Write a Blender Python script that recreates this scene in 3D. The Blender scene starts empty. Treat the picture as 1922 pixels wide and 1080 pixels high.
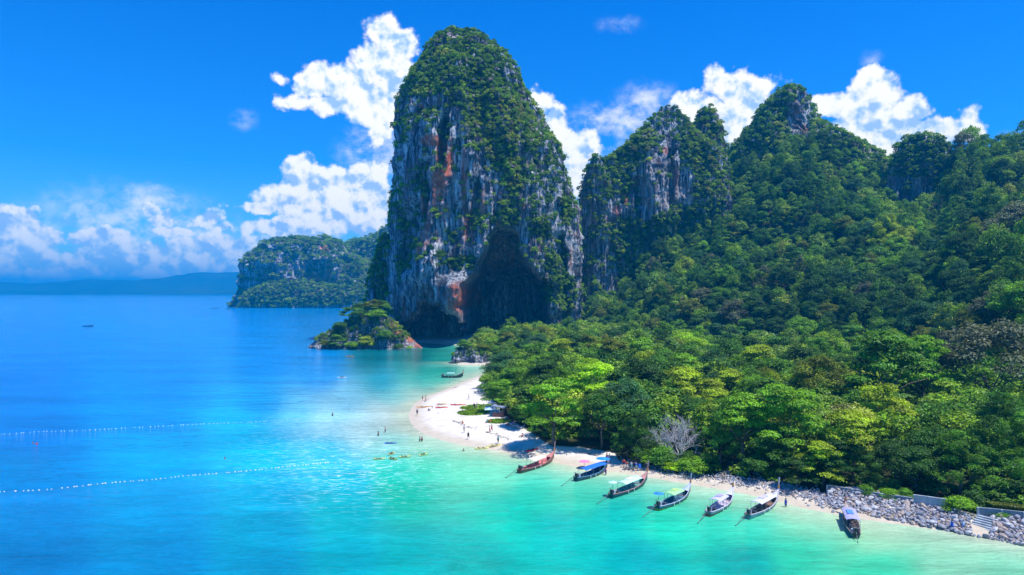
import bpy, math, random
import numpy as np
from mathutils import Vector, Matrix
from math import radians, pi, sin, cos

random.seed(7)
RNG = np.random.default_rng(11)
SC = bpy.context.scene
COL = SC.collection

# ------------------------------------------------------------------ camera, world, sun, exposure
F, HY, CX, H = 1281.0, 547.0, 961.0, 34.0      # focal length, horizon row, centre column (photo pixels), camera height (m)
cam_d = bpy.data.cameras.new('camera')
cam = bpy.data.objects.new('camera', cam_d); COL.objects.link(cam); SC.camera = cam
cam.location = (0, 0, H); cam.rotation_euler = (radians(90), 0, 0)
cam_d.sensor_width = 36; cam_d.lens = 36 * F / 1922
cam_d.shift_y = (HY - 540) / 1922
cam_d.clip_start = 0.5; cam_d.clip_end = 60000

SUN_EL, SUN_AZ = radians(66), radians(113)       # azimuth clockwise from +Y (view direction)
sd_ = bpy.data.lights.new('sun', 'SUN'); sun = bpy.data.objects.new('sun', sd_); COL.objects.link(sun)
sd_.energy = 5.0; sd_.angle = radians(0.53); sd_.color = (1.0, 0.955, 0.88)
tosun = Vector((sin(SUN_AZ) * cos(SUN_EL), cos(SUN_AZ) * cos(SUN_EL), sin(SUN_EL)))
sun.rotation_euler = (-tosun).to_track_quat('-Z', 'Y').to_euler()

SC.view_settings.view_transform = 'Standard'; SC.view_settings.look = 'None'
SC.view_settings.exposure = 0.28; SC.view_settings.gamma = 1; SC.view_settings.use_curve_mapping = False
SC.render.engine = 'CYCLES'
SC.cycles.use_denoising = True
SC.cycles.max_bounces = 5; SC.cycles.diffuse_bounces = 3; SC.cycles.glossy_bounces = 2
SC.cycles.transmission_bounces = 2; SC.cycles.volume_bounces = 0; SC.cycles.transparent_max_bounces = 6
SC.cycles.sample_clamp_indirect = 4.0
SC.cycles.use_adaptive_sampling = True; SC.cycles.adaptive_threshold = 0.02


class NT:
    """small node-graph builder"""
    def __init__(s, tree):
        s.t = tree; s.n = tree.nodes; s.l = tree.links
    def node(s, typ, **kw):
        nd = s.n.new(typ)
        for k, v in kw.items():
            if k.startswith('_'): setattr(nd, k[1:], v)
        return nd
    def put(s, sock, v):
        if v is None: return
        if isinstance(v, bpy.types.NodeSocket): s.l.new(v, sock)
        else:
            if hasattr(sock.default_value, '__len__') and len(sock.default_value) == 4 and len(v) == 3: v = (*v, 1)
            sock.default_value = v
    def m(s, op, a, b=None, c=None, clamp=False):
        nd = s.n.new('ShaderNodeMath'); nd.operation = op; nd.use_clamp = clamp
        s.put(nd.inputs[0], a); s.put(nd.inputs[1], b)
        if c is not None: s.put(nd.inputs[2], c)
        return nd.outputs[0]
    def v(s, op, a, b=None, c=None, out=0):
        nd = s.n.new('ShaderNodeVectorMath'); nd.operation = op
        s.put(nd.inputs[0], a)
        if op == 'SCALE': s.put(nd.inputs['Scale'], b)
        else: s.put(nd.inputs[1], b)
        if c is not None: s.put(nd.inputs[2], c)
        return nd.outputs['Value'] if op in ('LENGTH', 'DOT_PRODUCT', 'DISTANCE') else nd.outputs[0]
    def noise(s, vec, scale, detail=4, rough=0.55, dist=0.0, col=False, lac=2.0):
        nd = s.n.new('ShaderNodeTexNoise'); s.put(nd.inputs['Vector'], vec)
        nd.inputs['Scale'].default_value = scale; nd.inputs['Detail'].default_value = detail
        nd.inputs['Roughness'].default_value = rough; nd.inputs['Distortion'].default_value = dist
        nd.inputs['Lacunarity'].default_value = lac
        return nd.outputs['Color' if col else 'Fac']
    def vor(s, vec, scale, feature='F1', out='Distance', detail=0, rough=0.5, rand=1.0):
        nd = s.n.new('ShaderNodeTexVoronoi'); nd.feature = feature; s.put(nd.inputs['Vector'], vec)
        nd.inputs['Scale'].default_value = scale; nd.inputs['Randomness'].default_value = rand
        if 'Detail' in nd.inputs: nd.inputs['Detail'].default_value = detail; nd.inputs['Roughness'].default_value = rough
        return nd.outputs[out]
    def ramp(s, fac, stops, interp='LINEAR'):
        nd = s.n.new('ShaderNodeValToRGB'); s.put(nd.inputs[0], fac); cr = nd.color_ramp; cr.interpolation = interp
        while len(cr.elements) < len(stops): cr.elements.new(0.5)
        for e, (p, c) in zip(cr.elements, stops):
            e.position = p; e.color = (*c, 1) if len(c) == 3 else c
        return nd.outputs[0]
    def mr(s, val, a, b, c=0.0, d=1.0, smooth=True):
        nd = s.n.new('ShaderNodeMapRange'); nd.interpolation_type = 'SMOOTHSTEP' if smooth else 'LINEAR'
        s.put(nd.inputs['Value'], val); s.put(nd.inputs['From Min'], a); s.put(nd.inputs['From Max'], b)
        s.put(nd.inputs['To Min'], c); s.put(nd.inputs['To Max'], d)
        return nd.outputs['Result']
    def mix(s, fac, a, b, mode='MIX'):
        nd = s.n.new('ShaderNodeMix'); nd.data_type = 'RGBA'; nd.blend_type = mode
        s.put(nd.inputs[0], fac); s.put(nd.inputs[6], a); s.put(nd.inputs[7], b)
        return nd.outputs[2]
    def attr(s, name, out='Fac'):
        nd = s.n.new('ShaderNodeAttribute'); nd.attribute_name = name
        return nd.outputs[out]
    def pos(s):
        return s.n.new('ShaderNodeNewGeometry').outputs['Position']
    def bump(s, h, strength=0.5, dist=1.0):
        nd = s.n.new('ShaderNodeBump'); s.put(nd.inputs['Height'], h)
        nd.inputs['Strength'].default_value = strength; nd.inputs['Distance'].default_value = dist
        return nd.outputs[0]


# ---- sky: Nishita daylight with cumulus clouds placed by azimuth and elevation
world = bpy.data.worlds.new('World'); SC.world = world; world.use_nodes = True
def build_world():
    g = NT(world.node_tree); g.n.clear()
    out = g.n.new('ShaderNodeOutputWorld')
    d = g.v('NORMALIZE', g.n.new('ShaderNodeTexCoord').outputs['Generated'])
    sky = g.n.new('ShaderNodeTexSky'); sky.sky_type = 'NISHITA'; sky.sun_disc = False
    sky.sun_elevation = SUN_EL; sky.sun_rotation = SUN_AZ; sky.air_density = 1.0; sky.dust_density = 0.3; sky.ozone_density = 3.0
    sep = g.n.new('ShaderNodeSeparateXYZ'); g.l.new(d, sep.inputs[0])
    x, y, z = sep.outputs
    az = g.m('ARCTAN2', x, y); el = g.m('ARCSINE', z)
    skyc = g.mix(1.0, sky.outputs[0], g.ramp(g.mr(el, 0.0, 0.5, smooth=False), SKY_TINT), 'MULTIPLY')
    comb = g.n.new('ShaderNodeCombineXYZ'); g.l.new(az, comb.inputs[0]); g.l.new(el, comb.inputs[1])
    warp = g.v('SUBTRACT', g.noise(d, 26, 6, 0.62, col=True), (0.5, 0.5, 0.5))
    p = g.v('MULTIPLY_ADD', warp, (0.036, 0.032, 0.0), comb.outputs[0])
    def field(blobs):
        acc = None
        for bx, by, rx, ry in blobs:
            a = math.atan((bx - CX) / F); e = math.atan((HY - by) / F * cos(a))
            rx_, ry_ = 1.20 * rx / F * cos(a) ** 2, 1.20 * ry / F * cos(a)
            q = g.v('MULTIPLY_ADD', p, (1 / rx_, 1 / ry_, 0), (-a / rx_, -e / ry_, 0))
            ln = g.m('SUBTRACT', g.v('LENGTH', q), 1.0)
            if min(rx, ry) < 60: ln = g.m('MULTIPLY', ln, min(1.0, (rx * ry) ** 0.5 / 45))
            acc = ln if acc is None else g.m('MINIMUM', acc, ln)
        return acc
    dense = field(CLOUDS)
    # the rest of the sky, beyond the frame: scattered cumulus low over the horizon
    gate = g.mr(g.m('ABSOLUTE', az), 0.72, 0.85, 1.6, 0.0)
    rest = g.m('ADD', g.m('ADD', g.m('MULTIPLY_ADD', g.noise(d, 5.0, 3, 0.5), -7.0, 3.55), g.m('MULTIPLY', el, 4.0)), gate)
    dense = g.m('MINIMUM', dense, rest)
    puff = g.vor(d, 34, 'SMOOTH_F1', detail=3, rough=0.55)
    lumpy = g.m("SUBTRACT", puff, 0.60)
    edge = g.m('ADD', dense, g.m("MULTIPLY", lumpy, 0.50))
    alpha = g.mr(edge, 0.06, -0.20)
    thin = field(WISPS)
    wn = g.noise(g.v('MULTIPLY', d, (1, 1, 1.6)), 22, 7, 0.65)
    talpha = g.m('MULTIPLY', g.mr(thin, 0.25, -0.85), g.mr(wn, 0.36, 0.68, 0.0, 0.75))
    # relief: the same puffs sampled a little way towards the sun
    sh = (tosun.x * 0.0045 + 0.004, 0, 0.0085)
    p2 = g.vor(g.v('ADD', d, sh), 34, 'SMOOTH_F1', detail=3, rough=0.55)
    rel = g.m('SUBTRACT', p2, puff)
    n3 = g.noise(d, 16, 4, 0.55)
    depth = g.mr(edge, 0.0, -0.9)
    shade = g.m('ADD', g.m('MULTIPLY', rel, 2.4), g.m('MULTIPLY', g.m('SUBTRACT', n3, 0.50), 1.8))
    shade = g.m('ADD', shade, g.m('ADD', 0.80, g.m('MULTIPLY', depth, -0.22)))
    shade = g.m('SUBTRACT', shade, g.mr(el, 0.16, 0.0, 0.0, 0.36))
    ccol = g.ramp(shade, [(0.0, (0.36, 0.58, 0.97)), (0.28, (0.56, 0.74, 1.0)), (0.55, (0.84, 0.91, 1.0)), (0.80, (1.0, 1.01, 1.03)), (1.0, (1.06, 1.06, 1.05))])
    lowfade = g.mr(el, 0.0, 0.12, 0.72, 1.0)
    al = g.m('MAXIMUM', g.m('MULTIPLY', alpha, lowfade), talpha)
    b1 = g.n.new('ShaderNodeBackground'); g.l.new(skyc, b1.inputs[0]); b1.inputs[1].default_value = SKY_STR
    b2 = g.n.new('ShaderNodeBackground'); g.l.new(ccol, b2.inputs[0]); b2.inputs[1].default_value = 0.93
    mx = g.n.new('ShaderNodeMixShader'); g.l.new(al, mx.inputs[0]); g.l.new(b1.outputs[0], mx.inputs[1]); g.l.new(b2.outputs[0], mx.inputs[2])
    g.l.new(mx.outputs[0], out.inputs[0])
    world.cycles.sampling_method = 'MANUAL'; world.cycles.sample_map_resolution = 512
SKY_STR = 0.13
SKY_TINT = [(0.0, (0.36, 0.80, 1.10)), (0.35, (0.07, 0.62, 1.30)), (1.0, (0.0, 0.56, 1.40))]
CLOUDS = [(712, 58, 36, 26), (745, 88, 48, 30), (700, 112, 48, 28), (655, 150, 58, 32), (600, 152, 46, 30), (566, 160, 24, 34), (525, 148, 30, 14),
          (555, 190, 40, 18), (690, 190, 60, 42), (745, 160, 50, 70), (625, 196, 55, 20), (712, 235, 34, 36),
          (568, 322, 44, 34), (615, 345, 76, 34), (690, 340, 48, 38), (590, 382, 110, 38), (492, 392, 60, 16), (640, 412, 90, 34), (705, 400, 50, 60),
          (1008, 198, 30, 34), (1038, 236, 42, 32), (1075, 262, 50, 20), (1078, 320, 34, 56), (1066, 292, 46, 40), (1112, 284, 40, 12),
          (1290, 196, 42, 24), (1348, 148, 26, 30), (1382, 166, 50, 34), (1430, 160, 44, 18), (1400, 205, 60, 44), (1372, 262, 44, 56), (1320, 215, 60, 28),
          (1640, 148, 38, 26), (1580, 192, 60, 26), (1632, 190, 62, 48), (1700, 215, 44, 34), (1640, 250, 90, 52), (1760, 246, 70, 26), (1812, 222, 28, 28), (1822, 250, 32, 24),
          (18, 415, 66, 36), (62, 448, 66, 40), (20, 475, 110, 44), (190, 452, 74, 24), (150, 445, 26, 20), (240, 446, 20, 16), (275, 390, 30, 20), (296, 410, 34, 16), (388, 412, 40, 20), (424, 430, 32, 16),
          (330, 432, 56, 14), (270, 482, 150, 26), (400, 474, 110, 36), (90, 505, 140, 26), (480, 468, 60, 26), (330, 505, 200, 18), (560, 430, 130, 22)]
WISPS = [(1165, 48, 26, 9), (1136, 46, 10, 8), (455, 226, 20, 14), (1637, 114, 16, 12), (1115, 240, 60, 40), (1190, 225, 70, 45), (1150, 280, 70, 30),
         (700, 290, 60, 60), (290, 375, 70, 30), (380, 470, 150, 60), (250, 440, 190, 80), (620, 450, 150, 40), (60, 520, 200, 40), (1210, 190, 50, 30), (1900, 268, 40, 16)]
build_world()

# ------------------------------------------------------------------ helpers
def G(px, py, z=0.0):
    """point of the place at height z that the photograph shows at (px, py)"""
    D = (H - z) * F / (py - HY)
    return ((px - CX) * D / F, D, z)

def PD(px, py, D):
    return ((px - CX) * D / F, D, H + (HY - py) * D / F)

def tag(o, label=None, cat=None, group=None, kind=None):
    if label: o['label'] = label
    if cat: o['category'] = cat
    if group: o['group'] = group
    if kind: o['kind'] = kind
    return o

def link(name, me, parent=None, mat=None, loc=None):
    o = bpy.data.objects.new(name, me); COL.objects.link(o)
    if parent: o.parent = parent
    if mat and me and not me.materials: me.materials.append(mat)
    if loc: o.location = loc
    return o

def empty(name, loc=(0, 0, 0), rz=0.0, s=1.0):
    o = bpy.data.objects.new(name, None); COL.objects.link(o)
    o.location = loc; o.rotation_euler = (0, 0, rz); o.scale = (s, s, s); o.empty_display_size = 0.3
    return o

def npmesh(name, V, Fq, mat=None, smooth=True, attrs=None, colors=None):
    """mesh from numpy verts and a face array (all quads or all tris)"""
    V = np.asarray(V, dtype=np.float32); Fq = np.asarray(Fq, dtype=np.int32)
    me = bpy.data.meshes.new(name); k = Fq.shape[1]
    me.vertices.add(len(V)); me.vertices.foreach_set('co', V.ravel())
    me.loops.add(Fq.size); me.loops.foreach_set('vertex_index', Fq.ravel())
    me.polygons.add(len(Fq)); me.polygons.foreach_set('loop_start', np.arange(0, Fq.size, k, dtype=np.int32))
    me.polygons.foreach_set('loop_total', np.full(len(Fq), k, dtype=np.int32))
    me.polygons.foreach_set('use_smooth', np.full(len(Fq), smooth, dtype=bool))
    me.update(calc_edges=True)
    for k_, (dom, a) in (attrs or {}).items():
        at = me.attributes.new(k_, 'FLOAT', dom); at.data.foreach_set('value', np.asarray(a, dtype=np.float32))
    for k_, a in (colors or {}).items():
        at = me.attributes.new(k_, 'FLOAT_COLOR', 'POINT'); at.data.foreach_set('color', np.asarray(a, dtype=np.float32).ravel())
    if mat: me.materials.append(mat)
    return me

class MB:
    """collects simple solids into one mesh"""
    def __init__(s): s.v = []; s.f = []
    def add(s, vs, fs):
        b = len(s.v); s.v += [tuple(q) for q in vs]; s.f += [tuple(i + b for i in f) for f in fs]; return s
    def box(s, c, size, rz=0.0, ry=0.0, rx=0.0, taper=1.0):
        hx, hy, hz = size[0] / 2, size[1] / 2, size[2] / 2
        M = Matrix.Translation(c) @ Matrix.Rotation(rz, 4, 'Z') @ Matrix.Rotation(ry, 4, 'Y') @ Matrix.Rotation(rx, 4, 'X')
        vs = []
        for dz in (-1, 1):
            t = taper if dz > 0 else 1
            for dx, dy in ((-1, -1), (1, -1), (1, 1), (-1, 1)):
                vs.append(M @ Vector((dx * hx * t, dy * hy * t, dz * hz)))
        return s.add(vs, [(3, 2, 1, 0), (4, 5, 6, 7), (0, 1, 5, 4), (1, 2, 6, 5), (2, 3, 7, 6), (3, 0, 4, 7)])
    def tube(s, pts, rad, n=6, cap=True):
        pts = [Vector(p) for p in pts]
        if not hasattr(rad, '__len__'): rad = [rad] * len(pts)
        vs = []; fs = []
        up = Vector((0, 0, 1))
        for i, p in enumerate(pts):
            t = (pts[min(i + 1, len(pts) - 1)] - pts[max(i - 1, 0)]).normalized()
            a = t.cross(up if abs(t.z) < 0.9 else Vector((1, 0, 0))).normalized(); b = t.cross(a)
            for k in range(n):
                an = 2 * pi * k / n
                vs.append(p + (a * cos(an) + b * sin(an)) * rad[i])
        for i in range(len(pts) - 1):
            for k in range(n):
                k2 = (k + 1) % n
                fs.append((i * n + k, i * n + k2, (i + 1) * n + k2, (i + 1) * n + k))
        if cap:
            fs.append(tuple(range(n))[::-1]); fs.append(tuple((len(pts) - 1) * n + k for k in range(n)))
        return s.add(vs, fs)
    def ball(s, c, r, nu=8, nv=5, half=False):
        rx, ry, rz = r if hasattr(r, '__len__') else (r, r, r)
        vs = []; fs = []
        a0 = 0 if half else -pi / 2
        for j in range(nv + 1):
            a = a0 + (pi / 2 - a0) * j / nv
            for i in range(nu):
                t = 2 * pi * i / nu
                vs.append((c[0] + rx * cos(a) * cos(t), c[1] + ry * cos(a) * sin(t), c[2] + rz * sin(a)))
        for j in range(nv):
            for i in range(nu):
                i2 = (i + 1) % nu
                fs.append((j * nu + i, j * nu + i2, (j + 1) * nu + i2, (j + 1) * nu + i))
        return s.add(vs, fs)
    def mesh(s, name, mat=None, smooth=False):
        me = bpy.data.meshes.new(name); me.from_pydata(s.v, [], s.f); me.update()
        if smooth: me.polygons.foreach_set('use_smooth', [True] * len(me.polygons))
        if mat: me.materials.append(mat)
        return me
    def obj(s, name, mat, parent=None, smooth=False):
        return link(name, s.mesh(name, mat, smooth), parent)

# numpy gradient noise
_perm = np.random.default_rng(3).permutation(256).astype(np.int64); _perm = np.concatenate([_perm, _perm])
_grad = np.random.default_rng(5).normal(size=(256, 3)); _grad /= np.linalg.norm(_grad, axis=1)[:, None]
def pn(P):
    P = np.asarray(P, dtype=np.float64)
    I = np.floor(P).astype(np.int64); f = P - I; I &= 255
    u = f * f * f * (f * (f * 6 - 15) + 10)
    r = 0
    for dx in (0, 1):
        wx = u[:, 0] if dx else 1 - u[:, 0]
        for dy in (0, 1):
            wy = u[:, 1] if dy else 1 - u[:, 1]
            for dz in (0, 1):
                wz = u[:, 2] if dz else 1 - u[:, 2]
                h = _perm[(_perm[(_perm[(I[:, 0] + dx) & 255] + I[:, 1] + dy) & 255] + I[:, 2] + dz) & 255]
                gdt = _grad[h]
                r = r + wx * wy * wz * (gdt[:, 0] * (f[:, 0] - dx) + gdt[:, 1] * (f[:, 1] - dy) + gdt[:, 2] * (f[:, 2] - dz))
    return r * 1.6
def fbm(P, scale, octv=4, gain=0.5, seed=0.0):
    P = np.asarray(P) * np.asarray(scale) + seed; a = 1.0; t = 0; s = 0
    for _ in range(octv):
        t = t + a * pn(P); s += a; a *= gain; P = P * 2.03 + 17.3
    return t / s
def ridged(P, scale, octv=3, seed=0.0):
    P = np.asarray(P) * np.asarray(scale) + seed; a = 1.0; t = 0; s = 0
    for _ in range(octv):
        t = t + a * (1 - 2.2 * np.abs(pn(P))); s += a; a *= 0.5; P = P * 2.1 + 9.1
    return t / s
def sstep(a, b, x):
    t = np.clip((np.asarray(x, dtype=float) - a) / (b - a), 0, 1); return t * t * (3 - 2 * t)
def lin(c):
    c = np.asarray(c, dtype=float) / 255.0
    return np.where(c <= 0.04045, c / 12.92, ((c + 0.055) / 1.055) ** 2.4)

# polylines
def in_poly(x, y, poly):
    ins = np.zeros(len(x), bool); n = len(poly)
    for i in range(n):
        x1, y1 = poly[i]; x2, y2 = poly[(i + 1) % n]
        c = ((y1 > y) != (y2 > y))
        if y1 != y2: ins ^= c & (x < (x2 - x1) * (y - y1) / (y2 - y1) + x1)
    return ins
def dist_poly(x, y, poly, closed=True):
    d = np.full(len(x), 1e9); n = len(poly)
    for i in range(n if closed else n - 1):
        x1, y1 = poly[i]; x2, y2 = poly[(i + 1) % n]
        dx, dy = x2 - x1, y2 - y1; L = dx * dx + dy * dy + 1e-9
        t = np.clip(((x - x1) * dx + (y - y1) * dy) / L, 0, 1)
        d = np.minimum(d, np.hypot(x - x1 - t * dx, y - y1 - t * dy))
    return d
def smooth_line(pts, n=4):
    """Catmull-Rom"""
    P = [np.array(p, float) for p in pts]; out = []
    for i in range(len(P) - 1):
        p0, p1, p2, p3 = P[max(i - 1, 0)], P[i], P[i + 1], P[min(i + 2, len(P) - 1)]
        for k in range(n):
            t = k / n
            out.append(0.5 * ((2 * p1) + (-p0 + p2) * t + (2 * p0 - 5 * p1 + 4 * p2 - p3) * t * t + (-p0 + 3 * p1 - 3 * p2 + p3) * t ** 3))
    out.append(P[-1]); return [tuple(p) for p in out]

SHORE_PX = [(942, 688), (935, 692), (900, 705), (868, 718), (830, 734), (800, 745), (780, 757), (768, 775), (772, 795), (792, 812), (835, 828), (885, 838), (935, 847),
            (985, 858), (1040, 868), (1100, 880), (1170, 888), (1240, 900), (1310, 912), (1380, 924), (1440, 936), (1500, 952), (1560, 964), (1640, 978),
            (1740, 992), (1840, 1006), (1922, 1020), (2060, 1045)]
shore_near = smooth_line([G(a, b)[:2] for a, b in SHORE_PX], 4)
LAND = [(-10, 313), (-24, 317), (-29, 326), (-27, 345), (-26, 392), (-30, 425), (-53, 445), (-72, 455), (-80, 480), (-84, 560), (-40, 640), (60, 760), (300, 900), (1600, 1000), (1600, -200), (330, -160), (180, -40), (110, 40)]
LANDPOLY = [tuple(p) for p in shore_near] + LAND[::-1]
def shore_sd(x, y):
    x = np.asarray(x, float); y = np.asarray(y, float)
    d = dist_poly(x, y, LANDPOLY)
    return np.where(in_poly(x, y, LANDPOLY), d, -d)

# the mountain behind the flat forest: foot distance, ridge distance and ridge row, by bearing
HILL = np.array([  # px,   foot, ridge, row of ground at the ridge
    (1040, 460, 540, 545), (1100, 440, 530, 545), (1150, 420, 530, 540), (1190, 395, 532, 500), (1215, 380, 535, 440), (1300, 345, 545, 400), (1370, 325, 560, 345), (1420, 318, 570, 300),
    (1480, 310, 575, 250), (1530, 300, 575, 240), (1560, 292, 575, 258), (1600, 280, 570, 284), (1640, 268, 550, 312), (1670, 255, 520, 345), (1700, 243, 492, 392),
    (1750, 228, 486, 385), (1785, 216, 480, 330), (1810, 209, 475, 284), (1840, 200, 465, 292), (1880, 188, 455, 284), (1922, 176, 445, 292), (2000, 165, 430, 300), (2150, 150, 410, 330), (2400, 130, 380, 380), (3200, 110, 300, 420), (4500, 100, 250, 450)])
def hill(x, y):
    x = np.asarray(x, float); y = np.asarray(y, float); yy = np.maximum(y, 20)
    u = CX + F * x / yy
    ft = np.interp(u, HILL[:, 0], HILL[:, 1]); rd = np.interp(u, HILL[:, 0], HILL[:, 2]); ry = np.interp(u, HILL[:, 0], HILL[:, 3])
    Hr = H + (HY - ry) * rd / F - 6
    t = (y - ft) / (rd - ft)
    n = fbm(np.stack([x, y, 0 * x], 1), 0.013, 4, seed=4.0)
    up = np.clip(t, 0, 1); up = up ** 1.05 * (1 - 0.15 * np.sin(up * pi)) * (1 + 0.85 * n * np.sin(np.clip(up, 0, 1) * pi))
    back = np.exp(-(np.maximum(y - rd, 0) / 130.0) ** 2)
    return np.maximum(Hr, 0) * up * back * sstep(1030, 1110, u)
def ground_z(x, y, sd=None):
    x = np.asarray(x, float); y = np.asarray(y, float)
    if sd is None: sd = shore_sd(x, y)
    n = fbm(np.stack([x, y, 0 * x], 1), 0.12, 3, seed=8.0)
    land = 1.5 * (1 - np.exp(-np.maximum(sd, 0) / 7.0)) + np.clip(sd - 6, 0, 80) * 0.02 + n * 0.25 * sstep(1, 12, sd)
    sea = np.maximum(-6.0, sd * 0.10 - 0.02)
    return np.where(sd > 0, land, sea) + hill(x, y) * sstep(8, 30, sd)
def gz(x, y): return float(ground_z(np.array([x]), np.array([y]))[0])
def on_ground(px, py):
    z = 0.5
    for _ in range(6):
        x, y, _z = G(px, py, z); z = gz(x, y)
    return (x, y, z)

# ------------------------------------------------------------------ materials
def newmat(name):
    m = bpy.data.materials.new(name); m.use_nodes = True; g = NT(m.node_tree)
    return m, g, g.n['Principled BSDF']
def simple(name, col, rough=0.6, var=0.12, scale=3.0, metal=0.0, spec=0.4, bump=0.0):
    m, g, b = newmat(name)
    n = g.noise(g.n.new('ShaderNodeTexCoord').outputs['Object'], scale, 4, 0.6)
    k = g.mr(n, 0.3, 0.7, 1 - var, 1 + var)
    g.l.new(g.v('SCALE', tuple(col), k), b.inputs['Base Color'])
    b.inputs['Roughness'].default_value = rough; b.inputs['Metallic'].default_value = metal; b.inputs['Specular IOR Level'].default_value = spec
    if bump: g.l.new(g.bump(n, bump, 0.05), b.inputs['Normal'])
    return m
def tinted(name, rough=0.6, spec=0.3, var=0.12, scale=3.0):
    """takes the object's own colour"""
    m, g, b = newmat(name)
    oi = g.n.new('ShaderNodeObjectInfo')
    n = g.noise(g.n.new('ShaderNodeTexCoord').outputs['Object'], scale, 3, 0.6)
    g.l.new(g.v('SCALE', oi.outputs['Color'], g.mr(n, 0.3, 0.7, 1 - var, 1 + var)), b.inputs['Base Color'])
    b.inputs['Roughness'].default_value = rough; b.inputs['Specular IOR Level'].default_value = spec
    return m

def mat_rock(name, base=1.0, rust=1.0, scale=1.0):
    m, g, b = newmat(name)
    P = g.pos()
    st = g.v('MULTIPLY', P, (0.16 * scale, 0.16 * scale, 0.022 * scale))
    st2 = g.v('MULTIPLY', P, (0.7 * scale, 0.7 * scale, 0.075 * scale))
    n1 = g.noise(st, 1.0, 5, 0.6, 0.6); n2 = g.noise(st2, 1.0, 5, 0.65, 0.4)
    n3 = g.noise(P, 0.05 * scale, 5, 0.6)
    base_c = g.ramp(n1, [(0.36, (0.06, 0.068, 0.085)), (0.44, (0.22, 0.245, 0.28)), (0.52, (0.46, 0.49, 0.53)), (0.64, (0.74, 0.74, 0.73))])
    base_c = g.mix(g.mr(n2, 0.56, 0.40), base_c, (0.035, 0.040, 0.055))          # dark water streaks
    base_c = g.mix(g.mr(n2, 0.60, 0.74, 0, 0.7), base_c, (0.58, 0.55, 0.52))          # pale seepage
    warm = g.noise(g.v('ADD', st, (7.1, 3.3, 1.7)), 1.3, 4, 0.6)
    base_c = g.mix(g.mr(g.m('MULTIPLY', warm, g.mr(n3, 0.35, 0.65)), 0.26, 0.46, 0, 0.30 * rust), base_c, (0.36, 0.17, 0.12))
    ru = g.m('MULTIPLY', g.attr('rust'), g.mr(g.noise(g.v('MULTIPLY', P, (.3 * scale, .3 * scale, .14 * scale)), 1, 5, 0.7), 0.33, 0.50))
    ruc = g.ramp(g.noise(P, 0.35 * scale, 4, 0.7), [(0.35, (0.40, 0.08, 0.035)), (0.55, (0.75, 0.19, 0.08)), (0.68, (0.85, 0.55, 0.42))])
    base_c = g.mix(ru, base_c, ruc)
    mo = g.m('MULTIPLY', g.attr('moss'), g.mr(g.noise(P, 0.25 * scale, 5, 0.65), 0.40, 0.52))
    base_c = g.mix(mo, base_c, g.ramp(g.noise(P, 0.6 * scale, 3, 0.6), [(0.3, (0.015, 0.035, 0.010)), (0.7, (0.06, 0.095, 0.022))]))
    g.l.new(g.v('SCALE', base_c, base), b.inputs['Base Color'])
    b.inputs['Roughness'].default_value = 0.85; b.inputs['Specular IOR Level'].default_value = 0.25
    hh = g.m('ADD', g.m('MULTIPLY', n2, 1.0), g.m('MULTIPLY', g.noise(P, 0.55 * scale, 6, 0.7), 0.8))
    g.l.new(g.bump(hh, 1.0, 2.2 / scale), b.inputs['Normal'])
    return m

LEAF_RAMP = [(0.0, (0.014, 0.045, 0.014)), (0.22, (0.026, 0.078, 0.012)), (0.42, (0.044, 0.108, 0.012)), (0.60, (0.072, 0.140, 0.014)), (0.75, (0.045, 0.10, 0.038)), (0.88, (0.11, 0.17, 0.025)), (1.0, (0.075, 0.095, 0.05))]
def mat_leaf(name, mode, ramp=None, gain=1.0):
    """mode 'object': colour of the tree object; 'random': a colour for each scattered crown"""
    m = bpy.data.materials.new(name); m.use_nodes = True; g = NT(m.node_tree); g.n.clear()
    out = g.n.new('ShaderNodeOutputMaterial'); oi = g.n.new('ShaderNodeObjectInfo')
    P = g.pos()
    if mode == 'object':
        c = oi.outputs['Color']
    else:
        patch = g.noise(P, 0.018, 3, 0.6)
        r = g.m('ADD', g.m('MULTIPLY', oi.outputs['Random'], 0.72), g.mr(patch, 0.3, 0.7, -0.12, 0.34))
        c = g.ramp(r, ramp or LEAF_RAMP)
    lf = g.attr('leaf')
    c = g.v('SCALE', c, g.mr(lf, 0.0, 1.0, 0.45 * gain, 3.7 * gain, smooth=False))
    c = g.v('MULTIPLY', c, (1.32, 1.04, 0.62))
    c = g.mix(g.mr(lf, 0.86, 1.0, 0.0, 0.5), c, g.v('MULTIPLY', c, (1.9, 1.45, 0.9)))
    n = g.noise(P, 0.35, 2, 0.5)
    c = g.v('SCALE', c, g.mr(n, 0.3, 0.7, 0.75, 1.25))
    d = g.n.new('ShaderNodeBsdfDiffuse'); t = g.n.new('ShaderNodeBsdfTranslucent'); gl = g.n.new('ShaderNodeBsdfGlossy')
    g.l.new(c, d.inputs[0]); g.l.new(g.v('MULTIPLY', c, (1.25, 1.35, 0.55)), t.inputs[0])
    gl.inputs['Roughness'].default_value = 0.42; gl.inputs[0].default_value = (0.85, 0.95, 1.0, 1)
    m1 = g.n.new('ShaderNodeMixShader'); m1.inputs[0].default_value = 0.27; g.l.new(d.outputs[0], m1.inputs[1]); g.l.new(t.outputs[0], m1.inputs[2])
    m2 = g.n.new('ShaderNodeMixShader'); m2.inputs[0].default_value = 0.012; g.l.new(m1.outputs[0], m2.inputs[1]); g.l.new(gl.outputs[0], m2.inputs[2])
    g.l.new(m2.outputs[0], out.inputs[0])
    return m

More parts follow.
